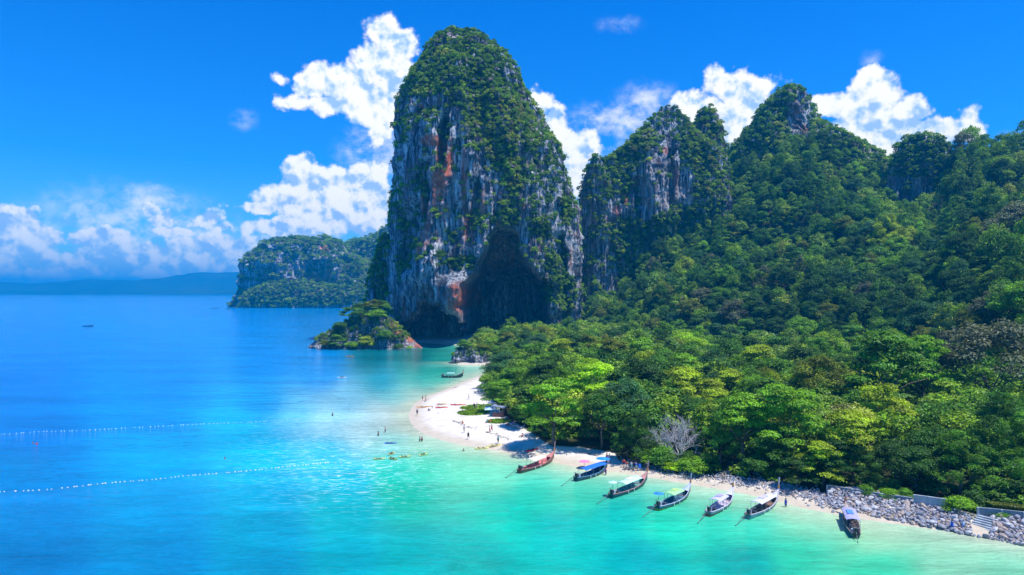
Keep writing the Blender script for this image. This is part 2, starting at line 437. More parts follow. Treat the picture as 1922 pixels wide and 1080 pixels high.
M_ROCK = mat_rock('limestone_rock')
M_ROCKFAR = mat_rock('far_limestone_rock', 1.0, 0.8, 0.6)
M_ROCKSH = mat_rock('shore_rock', 0.9, 0.5, 3.0)
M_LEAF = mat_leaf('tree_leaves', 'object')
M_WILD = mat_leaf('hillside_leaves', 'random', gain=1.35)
M_BARK = simple('bark', (0.16, 0.12, 0.085), 0.9, 0.3, 4.0, bump=0.5)
M_BARE = simple('bare_wood', (0.42, 0.41, 0.43), 0.8, 0.2, 4.0)

def build_sand():
    m, g, b = newmat('sand_and_soil')
    P = g.pos()
    n = g.noise(P, 0.5, 6, 0.65); n2 = g.noise(P, 6.0, 4, 0.6)
    dry = g.ramp(n, [(0.3, (0.56, 0.50, 0.42)), (0.6, (0.76, 0.71, 0.63))])
    wet = g.ramp(n, [(0.3, (0.50, 0.42, 0.31)), (0.7, (0.60, 0.52, 0.40))])
    sand = g.mix(g.attr('wet'), dry, wet)
    soil = g.ramp(g.noise(P, 1.2, 5, 0.7), [(0.3, (0.022, 0.026, 0.012)), (0.6, (0.045, 0.050, 0.02)), (0.8, (0.10, 0.08, 0.05))])
    k = g.m('ADD', g.attr('soil'), g.m('MULTIPLY', g.m('SUBTRACT', n, 0.5), 1.2))
    c = g.mix(g.mr(k, 0.35, 0.65), sand, soil)
    g.l.new(c, b.inputs['Base Color']); b.inputs['Roughness'].default_value = 0.9; b.inputs['Specular IOR Level'].default_value = 0.2
    g.l.new(g.bump(g.m('ADD', n2, g.m('MULTIPLY', n, 2.0)), 0.5, 0.12), b.inputs['Normal'])
    return m
M_SAND = build_sand()

# ------------------------------------------------------------------ ground: beach, forest floor and hillside in one sheet
VEG_PX = [(950, 690), (912, 715), (905, 738), (925, 762), (948, 790), (985, 812), (1030, 838), (1090, 843), (1148, 852), (1165, 868), (1230, 880), (1300, 892), (1400, 903), (1480, 912), (1545, 928), (1620, 940), (1720, 948), (1840, 968), (1922, 976), (2060, 1000), (2300, 1040)]
veg_line = [G(a, b, 1.0)[:2] for a, b in VEG_PX]
VEGPOLY = veg_line + [(120, 60), (300, 0), (1600, 0), (1600, 1000), (300, 900), (60, 760), (-20, 600), (-10, 420), (-26, 392), (-23, 345), (-20, 322), (-6, 318)]
def build_ground():
    u = np.concatenate([np.linspace(440, 1080, 110), np.linspace(1086, 1960, 230)[0:], np.linspace(1990, 4400, 40)])
    D = np.concatenate([np.geomspace(62, 330, 210), np.linspace(334, 620, 110), np.linspace(630, 940, 30)])
    U, DD = np.meshgrid(u, D, indexing='ij')
    x = ((U - CX) * DD / F).ravel(); y = DD.ravel()
    sd = shore_sd(x, y); z = ground_z(x, y, sd)
    vd = dist_poly(x, y, VEGPOLY); ins = in_poly(x, y, VEGPOLY)
    soil = sstep(-1.5, 2.5, np.where(ins, vd, -vd)); wet = 1 - sstep(1.5, 5.5, sd)
    nu, nd = len(u), len(D)
    i = np.arange(nu - 1)[:, None] * nd + np.arange(nd - 1)[None, :]
    Fq = np.stack([i, i + nd, i + nd + 1, i + 1], -1).reshape(-1, 4)
    keep = ~((sd < -40)[Fq].all(1)); Fq = Fq[keep]
    me = npmesh('ground', np.stack([x, y, z], 1), Fq, M_SAND, attrs={'soil': ('POINT', soil), 'wet': ('POINT', wet)})
    tag(link('ground', me), 'white sand beach rising to dark forest floor and steep hillside', kind='structure')
build_ground()

# ------------------------------------------------------------------ sea: depth and sand colour, with sky reflection, rock shade and glints painted in
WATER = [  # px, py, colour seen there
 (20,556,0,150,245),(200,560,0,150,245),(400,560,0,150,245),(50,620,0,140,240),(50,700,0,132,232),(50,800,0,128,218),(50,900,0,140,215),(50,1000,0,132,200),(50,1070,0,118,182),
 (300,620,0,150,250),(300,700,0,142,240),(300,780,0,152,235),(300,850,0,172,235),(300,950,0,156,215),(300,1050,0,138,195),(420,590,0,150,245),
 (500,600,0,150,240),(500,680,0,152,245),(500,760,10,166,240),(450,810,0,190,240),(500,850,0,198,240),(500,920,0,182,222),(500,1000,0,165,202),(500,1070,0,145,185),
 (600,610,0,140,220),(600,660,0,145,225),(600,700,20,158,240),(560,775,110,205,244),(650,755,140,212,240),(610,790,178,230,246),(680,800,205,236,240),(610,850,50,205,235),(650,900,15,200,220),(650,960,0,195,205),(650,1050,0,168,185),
 (700,670,0,125,140),(780,672,0,120,122),(840,692,0,150,135),(720,720,10,168,195),(780,715,20,190,175),(830,708,60,210,180),(880,700,150,225,195),  # dark teal by the pinnacle: its shade and reflection painted into the water
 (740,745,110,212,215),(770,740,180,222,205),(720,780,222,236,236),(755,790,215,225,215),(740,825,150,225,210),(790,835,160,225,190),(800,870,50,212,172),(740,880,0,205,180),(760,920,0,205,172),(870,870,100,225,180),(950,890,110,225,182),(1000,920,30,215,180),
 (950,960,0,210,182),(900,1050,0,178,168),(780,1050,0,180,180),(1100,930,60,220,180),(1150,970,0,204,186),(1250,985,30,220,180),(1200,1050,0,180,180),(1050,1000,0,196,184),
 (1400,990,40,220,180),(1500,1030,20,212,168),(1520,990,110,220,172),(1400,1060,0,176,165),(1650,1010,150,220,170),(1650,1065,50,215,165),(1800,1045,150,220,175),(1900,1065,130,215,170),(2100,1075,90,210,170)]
def build_sea():
    m, g, b = newmat('sea_water')
    P = g.pos()
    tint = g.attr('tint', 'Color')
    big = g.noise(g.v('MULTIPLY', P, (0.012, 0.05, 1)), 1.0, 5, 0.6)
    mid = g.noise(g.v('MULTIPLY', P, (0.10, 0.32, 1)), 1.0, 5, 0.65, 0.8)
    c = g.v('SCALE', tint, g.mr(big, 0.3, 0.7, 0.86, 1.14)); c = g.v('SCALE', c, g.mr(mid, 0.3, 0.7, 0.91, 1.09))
    rip = g.noise(g.v('MULTIPLY', P, (0.45, 1.7, 1)), 1.0, 5, 0.7, 0.6)
    c = g.v('SCALE', c, g.mr(rip, 0.32, 0.68, 0.89, 1.11))
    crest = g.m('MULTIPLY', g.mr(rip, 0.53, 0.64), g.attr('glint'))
    c = g.mix(crest, c, (0.72, 0.88, 0.92))  # glitter on the ripples painted as pale base colour
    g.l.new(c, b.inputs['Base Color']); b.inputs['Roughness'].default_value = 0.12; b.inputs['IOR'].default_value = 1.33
    b.inputs['Specular IOR Level'].default_value = 0.12
    h = g.m('ADD', g.m('MULTIPLY', rip, 0.35), g.m('MULTIPLY', mid, 1.2))
    h = g.m('ADD', h, g.m('MULTIPLY', g.noise(g.v('MULTIPLY', P, (2.2, 5, 1)), 1.0, 3, 0.6), 0.10))
    g.l.new(g.bump(h, 0.8, 0.7), b.inputs['Normal'])
    u = np.concatenate([[-1300, -1000, -700], np.linspace(-500, 2400, 260), [2600, 2900, 3200]])
    D = np.concatenate([np.geomspace(60, 700, 300), np.geomspace(720, 13500, 60)])
    U, DD = np.meshgrid(u, D, indexing='ij')
    x = ((U - CX) * DD / F).ravel(); y = DD.ravel(); nu, nd = len(u), len(D)
    px, py = U.ravel(), HY + F * H / DD.ravel()
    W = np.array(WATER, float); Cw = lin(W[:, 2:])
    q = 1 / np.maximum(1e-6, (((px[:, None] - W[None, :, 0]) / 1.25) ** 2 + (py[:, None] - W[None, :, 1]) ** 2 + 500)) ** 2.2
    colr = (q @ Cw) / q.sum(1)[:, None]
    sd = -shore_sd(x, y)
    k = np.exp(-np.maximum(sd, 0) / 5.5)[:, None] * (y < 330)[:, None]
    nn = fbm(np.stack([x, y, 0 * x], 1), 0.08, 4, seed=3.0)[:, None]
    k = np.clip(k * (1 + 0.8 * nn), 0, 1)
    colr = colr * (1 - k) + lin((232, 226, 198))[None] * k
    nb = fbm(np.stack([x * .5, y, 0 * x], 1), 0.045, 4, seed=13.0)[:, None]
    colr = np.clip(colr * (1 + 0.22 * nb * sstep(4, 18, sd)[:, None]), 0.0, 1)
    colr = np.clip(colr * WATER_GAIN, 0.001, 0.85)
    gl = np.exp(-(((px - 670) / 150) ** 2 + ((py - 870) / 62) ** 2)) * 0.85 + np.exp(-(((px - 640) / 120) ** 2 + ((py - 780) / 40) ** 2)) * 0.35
    i = np.arange(nu - 1)[:, None] * nd + np.arange(nd - 1)[None, :]
    Fq = np.stack([i, i + nd, i + nd + 1, i + 1], -1).reshape(-1, 4)
    V = np.stack([x, y, 0 * x], 1)
    # close the sheet round and behind the camera
    n0 = len(V); near = np.arange(nu) * nd
    V2 = [(x[near[0]] - 200, -600, 0), (x[near[-1]] + 200, -600, 0)]
    strip = []
    for a in range(nu - 1):
        strip.append((near[a], n0 + a, n0 + a + 1, near[a + 1]))
    Vb = np.stack([x[near] * 1.5, np.full(nu, -900.0), np.zeros(nu)], 1)
    V = np.concatenate([V, Vb]); Fq = np.concatenate([Fq, np.array(strip)[:, ::-1]])
    colr = np.concatenate([colr, colr[near]]); gl = np.concatenate([gl, gl[near]])
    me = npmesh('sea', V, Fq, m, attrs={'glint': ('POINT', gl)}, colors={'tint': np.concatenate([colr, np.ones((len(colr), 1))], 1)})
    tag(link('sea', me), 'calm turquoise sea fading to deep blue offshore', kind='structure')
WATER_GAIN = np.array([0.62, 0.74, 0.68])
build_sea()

# ------------------------------------------------------------------ limestone towers
def tower(name, label, keys, Dc, ratio, seed, nth=420, nz=360, amp=1.0, carve=None, rust=None, moss=None, mat=None, power=2.3, zmin=-3.0, scale=1.0, flat_top=0.0, aback=90):
    """keys: (row, left edge, right edge) in photograph pixels at distance Dc. Returns vertices, normals, faces"""
    keys = sorted(keys)
    ky = np.array([k[0] for k in keys], float); kl = np.array([k[1] for k in keys], float); kr = np.array([k[2] for k in keys], float)
    ztop = H + (HY - ky[0]) * Dc / F; zk = H + (HY - ky) * Dc / F
    t = np.linspace(0, 1, nz); t = 1 - (1 - t) ** 1.6 * 1.0
    z = zmin + (ztop - zmin) * t                                # bottom to top, denser near the crown
    xl = (np.interp(-z, -zk, kl) - CX) * Dc / F; xr = (np.interp(-z, -zk, kr) - CX) * Dc / F
    cx = (xl + xr) / 2; rx = np.maximum((xr - xl) / 2, 0.05)
    nf = nth - aback
    th = np.concatenate([np.linspace(-pi - 0.25, 0.25, nf, endpoint=False), np.linspace(0.25, pi - 0.25, aback, endpoint=False)])   # -pi..0 faces the camera
    TH, Z = np.meshgrid(th, z, indexing='ij'); RX = np.broadcast_to(rx, TH.shape); CXx = np.broadcast_to(cx, TH.shape)
    c, s = np.cos(TH), np.sin(TH)
    rr = (np.abs(c) ** power + np.abs(s) ** power) ** (-1 / power)
    # ry: a steady base depth, tapering with the dome
    ryb = rx.max() * ratio * (rx / rx.max()) ** 0.8
    RY = np.broadcast_to(ryb, TH.shape)
    x = (CXx + RX * rr * c).ravel(); y = (Dc + RY * rr * s).ravel(); zz = Z.ravel()
    nx, ny = (c / np.maximum(RX, 3)).ravel(), (s / np.maximum(RY, 3)).ravel(); L = np.hypot(nx, ny) + 1e-9; nx /= L; ny /= L
    P = np.stack([x, y, zz], 1); sc = scale
    env = np.clip(np.minimum(RX, RY).ravel() / (14 * sc), 0.08, 1)
    lump = fbm(P, np.array([.022, .022, .014]) / sc, 4, seed=seed) * 9.0 * sc
    flute = ridged(P, np.array([.075, .075, .010]) / sc, 4, seed=seed + 5) * 4.6 * sc
    fine = ridged(P, np.array([.26, .26, .045]) / sc, 3, seed=seed + 9) * 1.9 * sc
    ledge = fbm(P, np.array([.03, .03, .10]) / sc, 4, seed=seed + 2) * 4.2 * sc
    # vertical slabs with sharp joints
    slab = np.floor(fbm(P, np.array([.045, .045, .007]) / sc, 2, seed=seed + 21) * 5.0) * 2.4 * sc
    side = 1 - 0.75 * np.abs(nx) ** 3                           # keep the outline close to the photograph's
    dd = (lump * side + flute * (0.4 + 0.6 * side) + fine + ledge + slab * side) * amp * env
    x = x + nx * dd; y = y + ny * dd
    front = sstep(0.0, -0.5, ny)
    if carve is not None:
        cd = carve(x, y, zz, P) * front; y = y + cd
    V = np.stack([x, y, zz], 1)
    nt = len(th); n_z = len(z)
    i = (np.arange(nt)[:, None] * n_z + np.arange(n_z - 1)[None, :]); j = ((np.arange(nt)[:, None] + 1) % nt * n_z + np.arange(n_z - 1)[None, :])
    Fq = np.stack([i, j, j + 1, i + 1], -1).reshape(-1, 4)
    ru = np.clip(rust(x, zz), 0, 1) if rust else np.zeros(len(x)); mo = np.clip(moss(x, y, zz), 0, 1) if moss else np.zeros(len(x))
    me = npmesh(name, V, Fq, mat or M_ROCK, attrs={'rust': ('POINT', ru), 'moss': ('POINT', mo)})
    o = tag(link(name, me), label, kind='structure')
    return V, Fq

def pxz(x, z, D):   # photograph position of a face at distance D
    return CX + F * x / D, HY - F * (z - H) / D

def blobmask(px, py, blobs):
    m = np.zeros(len(px))
    for bx, by, rx, ry, s in blobs: m = np.maximum(m, s * np.clip(1.6 - 1.6 * np.sqrt(((px - bx) / rx) ** 2 + ((py - by) / ry) ** 2) ** 1.5, 0, 1))
    return m

# -- scattered vegetation: crowns instanced on points
GNODE = {}
def instancer(name, label, pts, scl, rot, var, coll, kindname='stuff'):
    V = np.asarray(pts, np.float32)
    me = bpy.data.meshes.new(name); me.vertices.add(len(V)); me.vertices.foreach_set('co', V.ravel())
    a = me.attributes.new('scl', 'FLOAT_VECTOR', 'POINT'); a.data.foreach_set('vector', np.asarray(scl, np.float32).ravel())
    a = me.attributes.new('rot', 'FLOAT_VECTOR', 'POINT'); a.data.foreach_set('vector', np.asarray(rot, np.float32).ravel())
    a = me.attributes.new('var', 'INT', 'POINT'); a.data.foreach_set('value', np.asarray(var, np.int32))
    o = link(name, me); key = coll.name
    if key not in GNODE:
        ng = bpy.data.node_groups.new('scatter_' + key, 'GeometryNodeTree')
        ng.interface.new_socket('Geometry', in_out='INPUT', socket_type='NodeSocketGeometry'); ng.interface.new_socket('Geometry', in_out='OUTPUT', socket_type='NodeSocketGeometry')
        gi = ng.nodes.new('NodeGroupInput'); go = ng.nodes.new('NodeGroupOutput')
        ip = ng.nodes.new('GeometryNodeInstanceOnPoints'); ci = ng.nodes.new('GeometryNodeCollectionInfo')
        ci.inputs['Collection'].default_value = coll; ci.inputs['Separate Children'].default_value = True; ci.inputs['Reset Children'].default_value = True
        ip.inputs['Pick Instance'].default_value = True
        def na(nm, typ):
            q = ng.nodes.new('GeometryNodeInputNamedAttribute'); q.data_type = typ; q.inputs['Name'].default_value = nm; return q.outputs['Attribute']
        L = ng.links
        L.new(gi.outputs[0], ip.inputs['Points']); L.new(ci.outputs[0], ip.inputs['Instance']); L.new(na('var', 'INT'), ip.inputs['Instance Index'])
        L.new(na('rot', 'FLOAT_VECTOR'), ip.inputs['Rotation']); L.new(na('scl', 'FLOAT_VECTOR'), ip.inputs['Scale']); L.new(ip.outputs[0], go.inputs[0])
        GNODE[key] = ng
    md = o.modifiers.new('scatter', 'NODES'); md.node_group = GNODE[key]
    tag(o, label, kind=kindname)
    return o

def sample_faces(V, Fq, n, rng, keep=None):
    """random points over the quads, with normals"""
    A, B, C, D_ = V[Fq[:, 0]], V[Fq[:, 1]], V[Fq[:, 2]], V[Fq[:, 3]]
    nrm = np.cross(C - A, D_ - B); ar = np.linalg.norm(nrm, axis=1) / 2; nn = nrm / (ar[:, None] * 2 + 1e-9)
    if keep is not None: ar = ar * keep(((A + C) / 2), nn)
    cs = np.cumsum(ar); idx = np.searchsorted(cs, rng.random(n) * cs[-1])
    u, v = rng.random((n, 1)), rng.random((n, 1)); idx = np.minimum(idx, len(Fq) - 1)
    P = (A[idx] * (1 - u) + B[idx] * u) * (1 - v) + (D_[idx] * (1 - u) + C[idx] * u) * v
    return P, nn[idx], cs[-1]
def thin(P, r):
    """keep points at least r apart (grid based); r may vary"""
    r = np.broadcast_to(r, len(P)); cell = {}; out = []; cs = float(np.max(r))
    for i, p in enumerate(P):
        k = (int(p[0] // cs), int(p[1] // cs), int(p[2] // cs)); ok = True
        for a in (-1, 0, 1):
            for b_ in (-1, 0, 1):
                for c in (-1, 0, 1):
                    for j in cell.get((k[0] + a, k[1] + b_, k[2] + c), ()):
                        q = P[j]; rr = (r[i] + r[j]) / 2
                        if (q[0] - p[0]) ** 2 + (q[1] - p[1]) ** 2 + (q[2] - p[2]) ** 2 < rr * rr: ok = False; break
                    if not ok: break
                if not ok: break
            if not ok: break
        if ok: cell.setdefault(k, []).append(i); out.append(i)
    return np.array(out, dtype=int)

# ------------------------------------------------------------------ tree crowns
def crown_mesh(name, kind, W, Hc, nleaf, leaf, seed, mat):
    """a crown W wide and Hc high, built of leaf faces gathered in sprays; its base is at z = 0"""
    r = np.random.default_rng(seed); C = []; R = []
    if kind == 'tiered':
        for k in range(34):
            h = r.random() ** 0.8; rad = W / 2 * (1 - h ** 2.2 * 0.75) * np.sqrt(r.uniform(0.12, 1)) * 0.85; a = r.uniform(0, 2 * pi)
            C.append((rad * cos(a), rad * sin(a), Hc * (0.12 + 0.80 * h) - rad * 0.10)); q = W * r.uniform(0.09, 0.17); R.append((q, q, q * 0.34))
    elif kind == 'round':
        for k in range(46):
            v = r.normal(size=3); v /= np.linalg.norm(v); v[2] = abs(v[2]) * 1.15 - 0.25; s = r.uniform(0.62, 0.92)
            C.append((v[0] * W / 2 * s * .9, v[1] * W / 2 * s * .9, Hc * (0.42 + 0.5 * v[2] * s))); q = W * r.uniform(0.08, 0.16); R.append((q, q, q * 0.72))
    elif kind == 'feather':
        for k in range(60):
            h = r.random(); rad = W / 2 * (1 - h ** 1.5) ** 0.6 * np.sqrt(r.uniform(0.1, 1)) * 0.9; a = r.uniform(0, 2 * pi)
            C.append((rad * cos(a), rad * sin(a), Hc * (0.06 + 0.9 * h) )); q = W * r.uniform(0.05, 0.11); R.append((q, q, q * 0.9))
    else:  # bush
        for k in range(16):
            v = r.normal(size=3); v /= np.linalg.norm(v); v[2] = abs(v[2]); s = r.uniform(0.4, 0.8)
            C.append((v[0] * W / 2 * s, v[1] * W / 2 * s, Hc * 0.75 * v[2] * s + Hc * 0.05)); q = W * r.uniform(0.14, 0.24); R.append((q, q, q * 0.75))
    C = np.array(C); R = np.array(R); n = nleaf
    w = R[:, 0] ** 2; idx = r.choice(len(C), n, p=w / w.sum())
    v = r.normal(size=(n, 3)); v /= np.linalg.norm(v, axis=1)[:, None]
    fl = (v[:, 2] < -0.1) & (r.random(n) < 0.75); v[fl, 2] *= -1
    s = r.uniform(0.55, 1.08, n)[:, None]; out = r.random(n) < 0.06; s[out] *= 1.35
    P = C[idx] + v * R[idx] * s
    P[:, 2] = np.maximum(P[:, 2], 0.02 * Hc * r.random(n))
    # leaf normals: outwards and up, loosely
    N = v * 0.8 + np.array([0, 0, 0.75]) + r.normal(size=(n, 3)) * 0.42; N /= np.linalg.norm(N, axis=1)[:, None]
    T = np.cross(N, r.normal(size=(n, 3))); T /= np.linalg.norm(T, axis=1)[:, None]; B = np.cross(N, T)
    L = leaf * r.uniform(0.6, 1.35, n)[:, None]; Wd = L * (0.32 if kind == 'feather' else 0.58)
    a = P - T * L * 0.5; b = P + B * Wd * 0.5 + N * L * .06; c = P + T * L * 0.5 - N * L * 0.10; d = P - B * Wd * 0.5 + N * L * .06
    V = np.stack([a, b, c, d], 1).reshape(-1, 3); Fq = np.arange(4 * n).reshape(-1, 4)
    lobe = r.random(len(C)); lf = np.clip(0.42 * r.random(n) + 0.45 * lobe[idx] + 0.13 * r.random(n), 0, 1)
    return npmesh(name, V, Fq, mat, smooth=False, attrs={'leaf': ('FACE', lf)})

def trunk_mesh(name, h, W, seed, r0=0.28):
    r = random.Random(seed); m = MB()
    top = Vector((r.uniform(-.5, .5), r.uniform(-.5, .5), h))
    m.tube([(0, 0, -0.6), (top.x * .3, top.y * .3, h * .45), top], [r0 * 1.3, r0, r0 * .75], 7)
    for k in range(6):
        a = 2 * pi * k / 6 + r.uniform(-.4, .4); s = W * r.uniform(.22, .40)
        m.tube([top * .85, top + Vector((cos(a) * s * .5, sin(a) * s * .5, W * .10)), top + Vector((cos(a) * s, sin(a) * s, W * r.uniform(.14, .3)))], [r0 * .5, r0 * .3, r0 * .1], 5)
    return m.mesh(name, M_BARK, True)

src = bpy.data.collections.new('crown_sources'); src_small = bpy.data.collections.new('bush_sources')
def add_source(coll, nm, me):
    o = bpy.data.objects.new(nm, me); coll.objects.link(o)
for k in range(3): add_source(src_small, 'a_bush_%d' % k, crown_mesh('bush_source', 'bush', 1.0, 0.85, 230, 0.17, 40 + k, M_WILD))
for k in range(2): add_source(src_small, 'b_bush_%d' % k, crown_mesh('bush_source', 'round', 1.0, 0.9, 300, 0.13, 50 + k, M_WILD))
for k in range(3): add_source(src, 'a_crown_%d' % k, crown_mesh('crown_source', 'round', 1.0, 0.85, 1500, 0.062, 60 + k, M_WILD))
for k in range(2): add_source(src, 'b_crown_%d' % k, crown_mesh('crown_source', 'tiered', 1.0, 0.7, 1300, 0.066, 70 + k, M_WILD))
add_source(src, 'c_crown_0', crown_mesh('crown_source', 'feather', 1.0, 0.95, 1700, 0.07, 80, M_WILD))

def scatter(name, label, V, Fq, n, smin, smax, keep, seed, coll=None, sink=0.25, tall=(0.75, 1.15), nvar=5, space=0.55):
    rng = np.random.default_rng(seed)
    P, N, area = sample_faces(V, Fq, n, rng, keep)
    s = rng.uniform(smin, smax, len(P)) * rng.uniform(0.75, 1.0, len(P)); i = thin(P, s * space); P, N, s = P[i], N[i], s[i]
    P = P + N * (s * 0.12)[:, None]; P[:, 2] -= s * sink
    scl = np.stack([s, s, s * rng.uniform(*tall, len(P))], 1)
    rot = np.stack([rng.uniform(-.2, .2, len(P)), rng.uniform(-.2, .2, len(P)), rng.uniform(0, 6.28, len(P))], 1)
    instancer(name, label, P, scl, rot, rng.integers(0, nvar, len(P)), coll or src_small)
    return P, s

# ---- the great pinnacle
PIN_D = 480.0
PIN = [(64, 858, 869), (67, 846, 883), (74, 829, 899), (90, 813, 919), (108, 801, 935), (130, 787, 952), (155, 775, 968), (182, 762, 982), (207, 757, 996), (240, 754, 1014), (280, 750, 1038), (300, 748, 1048),
       (340, 746, 1056), (365, 745, 1066), (400, 743, 1075), (450, 741, 1080), (520, 739, 1082), (560, 739, 1081), (600, 740, 1078), (640, 744, 1074), (700, 748, 1074)]
def pin_carve(x, y, z, P):
    px, py = pxz(x, z, 422.0); w = fbm(P, .045, 3, seed=31) * 26
    px = px + w; py = py + fbm(P, .05, 3, seed=33) * 22
    # arched cave at the foot, right of centre
    half = np.interp(py, [425, 450, 490, 540, 600, 660], [6, 26, 52, 78, 88, 92]); cxm = np.interp(py, [420, 500, 560, 640], [938, 948, 950, 948])
    cave = sstep(1.02, 0.84, np.abs(px - cxm) / half) * sstep(412, 448, py)
    d = cave * (45 + 55 * sstep(430, 540, py))
    # a second, lower arch at the left foot with hanging rock between
    px2 = px + fbm(P, .16, 3, seed=35) * 22; py2 = py + fbm(P, .2, 3, seed=36) * 26
    h2 = np.interp(py2, [556, 585, 620, 665], [8, 42, 66, 74]); cave2 = sstep(1.06, 0.66, np.abs(px2 - np.interp(py2, [556, 660], [792, 812])) / h2) * sstep(548, 596, py2)
    d = np.maximum(d, cave2 * 55) + sstep(570, 650, py) * 8
    hang = np.exp(-(((px - 868) / 30) ** 2 + ((py - 560) / 42) ** 2)); d = d - hang * 22
    hang = np.exp(-(((px - 795) / 26) ** 2 + ((py - 500) / 46) ** 2)); d = d - hang * 9
    # the tall dark fissure near the top and the shaded left flank
    fi = sstep(1.1, 0.5, np.abs(px - np.interp(py, [205, 320], [838, 828])) / np.interp(py, [200, 250, 320], [6, 15, 9])) * sstep(196, 222, py) * sstep(318, 285, py); d = d + fi * 20
    fi = sstep(1.1, 0.5, np.abs(px - 760) / 20) * sstep(360, 395, py) * sstep(520, 480, py); d = d + fi * 14
    fi = sstep(1.1, 0.5, np.abs(px - np.interp(py, [290, 440], [802, 782])) / 9) * sstep(290, 320, py) * sstep(440, 400, py); d = d + fi * 10
    fi = sstep(1.1, 0.5, np.abs(px - 895) / 8) * sstep(330, 350, py) * sstep(440, 410, py); d = d + fi * 5
    fi = sstep(1.1, 0.5, np.abs(px - 1062) / 12) * sstep(420, 450, py); d = d + fi * 7
    return d
def pin_rust(x, z):
    px, py = pxz(x, z, 422.0)
    return blobmask(px, py, [(834, 295, 20, 52, 1.2), (810, 262, 28, 14, 1), (824, 345, 18, 40, 1), (872, 330, 9, 60, .7), (905, 400, 8, 50, .6), (800, 420, 10, 50, .7), (865, 560, 34, 34, .9), (788, 460, 14, 30, .8), (790, 380, 10, 24, .8), (785, 195, 9, 16, .8), (835, 400, 12, 22, .5), (850, 610, 10, 16, .6),
                             (880, 430, 14, 50, .5), (1078, 480, 5, 30, .5), (960, 470, 10, 30, .4), (745, 590, 10, 40, .6), (870, 350, 8, 40, .5)])
PIN_VEG = [(850, 118, 105, 76, 1.5), (900, 165, 92, 54, 1.5), (795, 140, 46, 34, 1.1), (960, 205, 52, 50, 1.2), (905, 222, 40, 36, .95), (938, 280, 34, 52, 1.15), (966, 335, 26, 46, .95), (958, 400, 28, 34, .75), (1030, 290, 12, 24, .5), (1068, 385, 20, 40, 1.0), (1064, 470, 20, 36, .5), (1066, 550, 26, 50, 1.0),
           (760, 235, 12, 50, .5), (865, 495, 34, 18, 1.1), (850, 440, 14, 18, .6), (830, 480, 14, 14, .7), (1010, 425, 30, 34, .6), (880, 255, 16, 24, .5), (820, 400, 12, 18, .6), (790, 225, 16, 16, .5), (995, 255, 22, 34, .9), (742, 500, 10, 40, .6), (1035, 510, 20, 50, .8)]
def veg_field(P, blobs, Dv, seed, fq=0.035):
    px, py = pxz(P[:, 0], P[:, 2], Dv); n = fbm(P, fq, 4, seed=seed)
    return blobmask(px, py, blobs) + n * 0.66
def pin_moss(x, y, z):
    P = np.stack([x, y, z], 1); return sstep(0.15, 0.75, veg_field(P, PIN_VEG, 428.0, 51))
V, Fq = tower('limestone_pinnacle', 'huge streaked limestone pinnacle with arched cave and green cap', PIN, PIN_D, 0.93, 1.0, nth=470, nz=420, carve=pin_carve, rust=pin_rust, moss=pin_moss)
def pin_keep(P, N):
    f = veg_field(P, PIN_VEG, 428.0, 51)
    k = sstep(0.30, 0.62, f + np.clip(N[:, 2], -.3, 1) * 0.9) + 0.035 * sstep(0.05, 0.4, N[:, 2] + 0.3 * fbm(P, 0.1, 2, seed=3)); k = k * (N[:, 2] > -0.55)
    px, py = pxz(P[:, 0], P[:, 2], 422.0); k = k * (1 - ((py > 505) & (px > 745) & (px < 1035)))
    return k * np.where(N[:, 1] < 0.45, 1.0, 0.25)
scatter('cliff_vegetation', 'green trees and shrubs capping the great pinnacle', V, Fq, 15000, 3.2, 6.8, pin_keep, 5)

# ---- massif right of it
B_D = 520.0
MB_ = [(203, 1244, 1256), (208, 1236, 1268), (222, 1226, 1284), (232, 1218, 1292), (250, 1208, 1300), (262, 1192, 1312), (285, 1165, 1335), (300, 1145, 1345), (330, 1118, 1356), (360, 1100, 1366), (400, 1090, 1376), (480, 1086, 1380), (560, 1090, 1380), (640, 1095, 1380)]
B_VEG = [(1215, 255, 50, 30, 1.1), (1170, 290, 45, 40, 1.2), (1115, 340, 16, 60, 1.0), (1320, 260, 42, 60, 1.4), (1300, 330, 50, 40, .5), (1335, 350, 40, 70, 1.3), (1180, 340, 14, 50, 1.0), (1290, 420, 90, 50, 1.3), (1180, 440, 60, 40, 1.2), (1170, 500, 30, 60, .9), (1255, 345, 14, 20, .6), (1240, 520, 90, 60, 1.3), (1345, 480, 60, 100, 1.5)]
def b_rust(x, z):
    px, py = pxz(x, z, 495.0)
    return blobmask(px, py, [(1175, 370, 9, 20, .9), (1195, 340, 10, 14, .7), (1250, 280, 10, 12, .6), (1160, 395, 12, 14, .5), (1275, 330, 8, 26, .4), (1165, 540, 14, 40, .5)])
B_BARE = [(1252, 295, 34, 60, 1), (1228, 370, 62, 38, 1), (1132, 400, 30, 90, 1), (1118, 520, 40, 90, 1), (1292, 345, 22, 44, 1), (1246, 235, 16, 24, .8), (1165, 575, 24, 30, .8)]
def b_moss(x, y, z):
    P = np.stack([x, y, z], 1); return sstep(0.2, 0.8, veg_field(P, B_VEG, 495.0, 61) - .9 * blobmask(*pxz(x, z, 495.0), B_BARE))
def b_carve(x, y, z, P):
    px, py = pxz(x, z, 495.0); px = px + fbm(P, .05, 3, seed=41) * 18
    d = sstep(1.1, .5, np.abs(px - 1104) / 16) * sstep(370, 400, py) * 12
    d = d + sstep(1.1, .5, np.abs(px - 1132) / 10) * sstep(310, 340, py) * sstep(410, 380, py) * 9
    d = d + sstep(1.1, .5, np.abs(px - 1200) / 12) * sstep(320, 340, py) * sstep(400, 370, py) * 9
    d = d + sstep(1.1, .5, np.abs(px - 1262) / 10) * sstep(270, 290, py) * sstep(400, 370, py) * 7
    return d
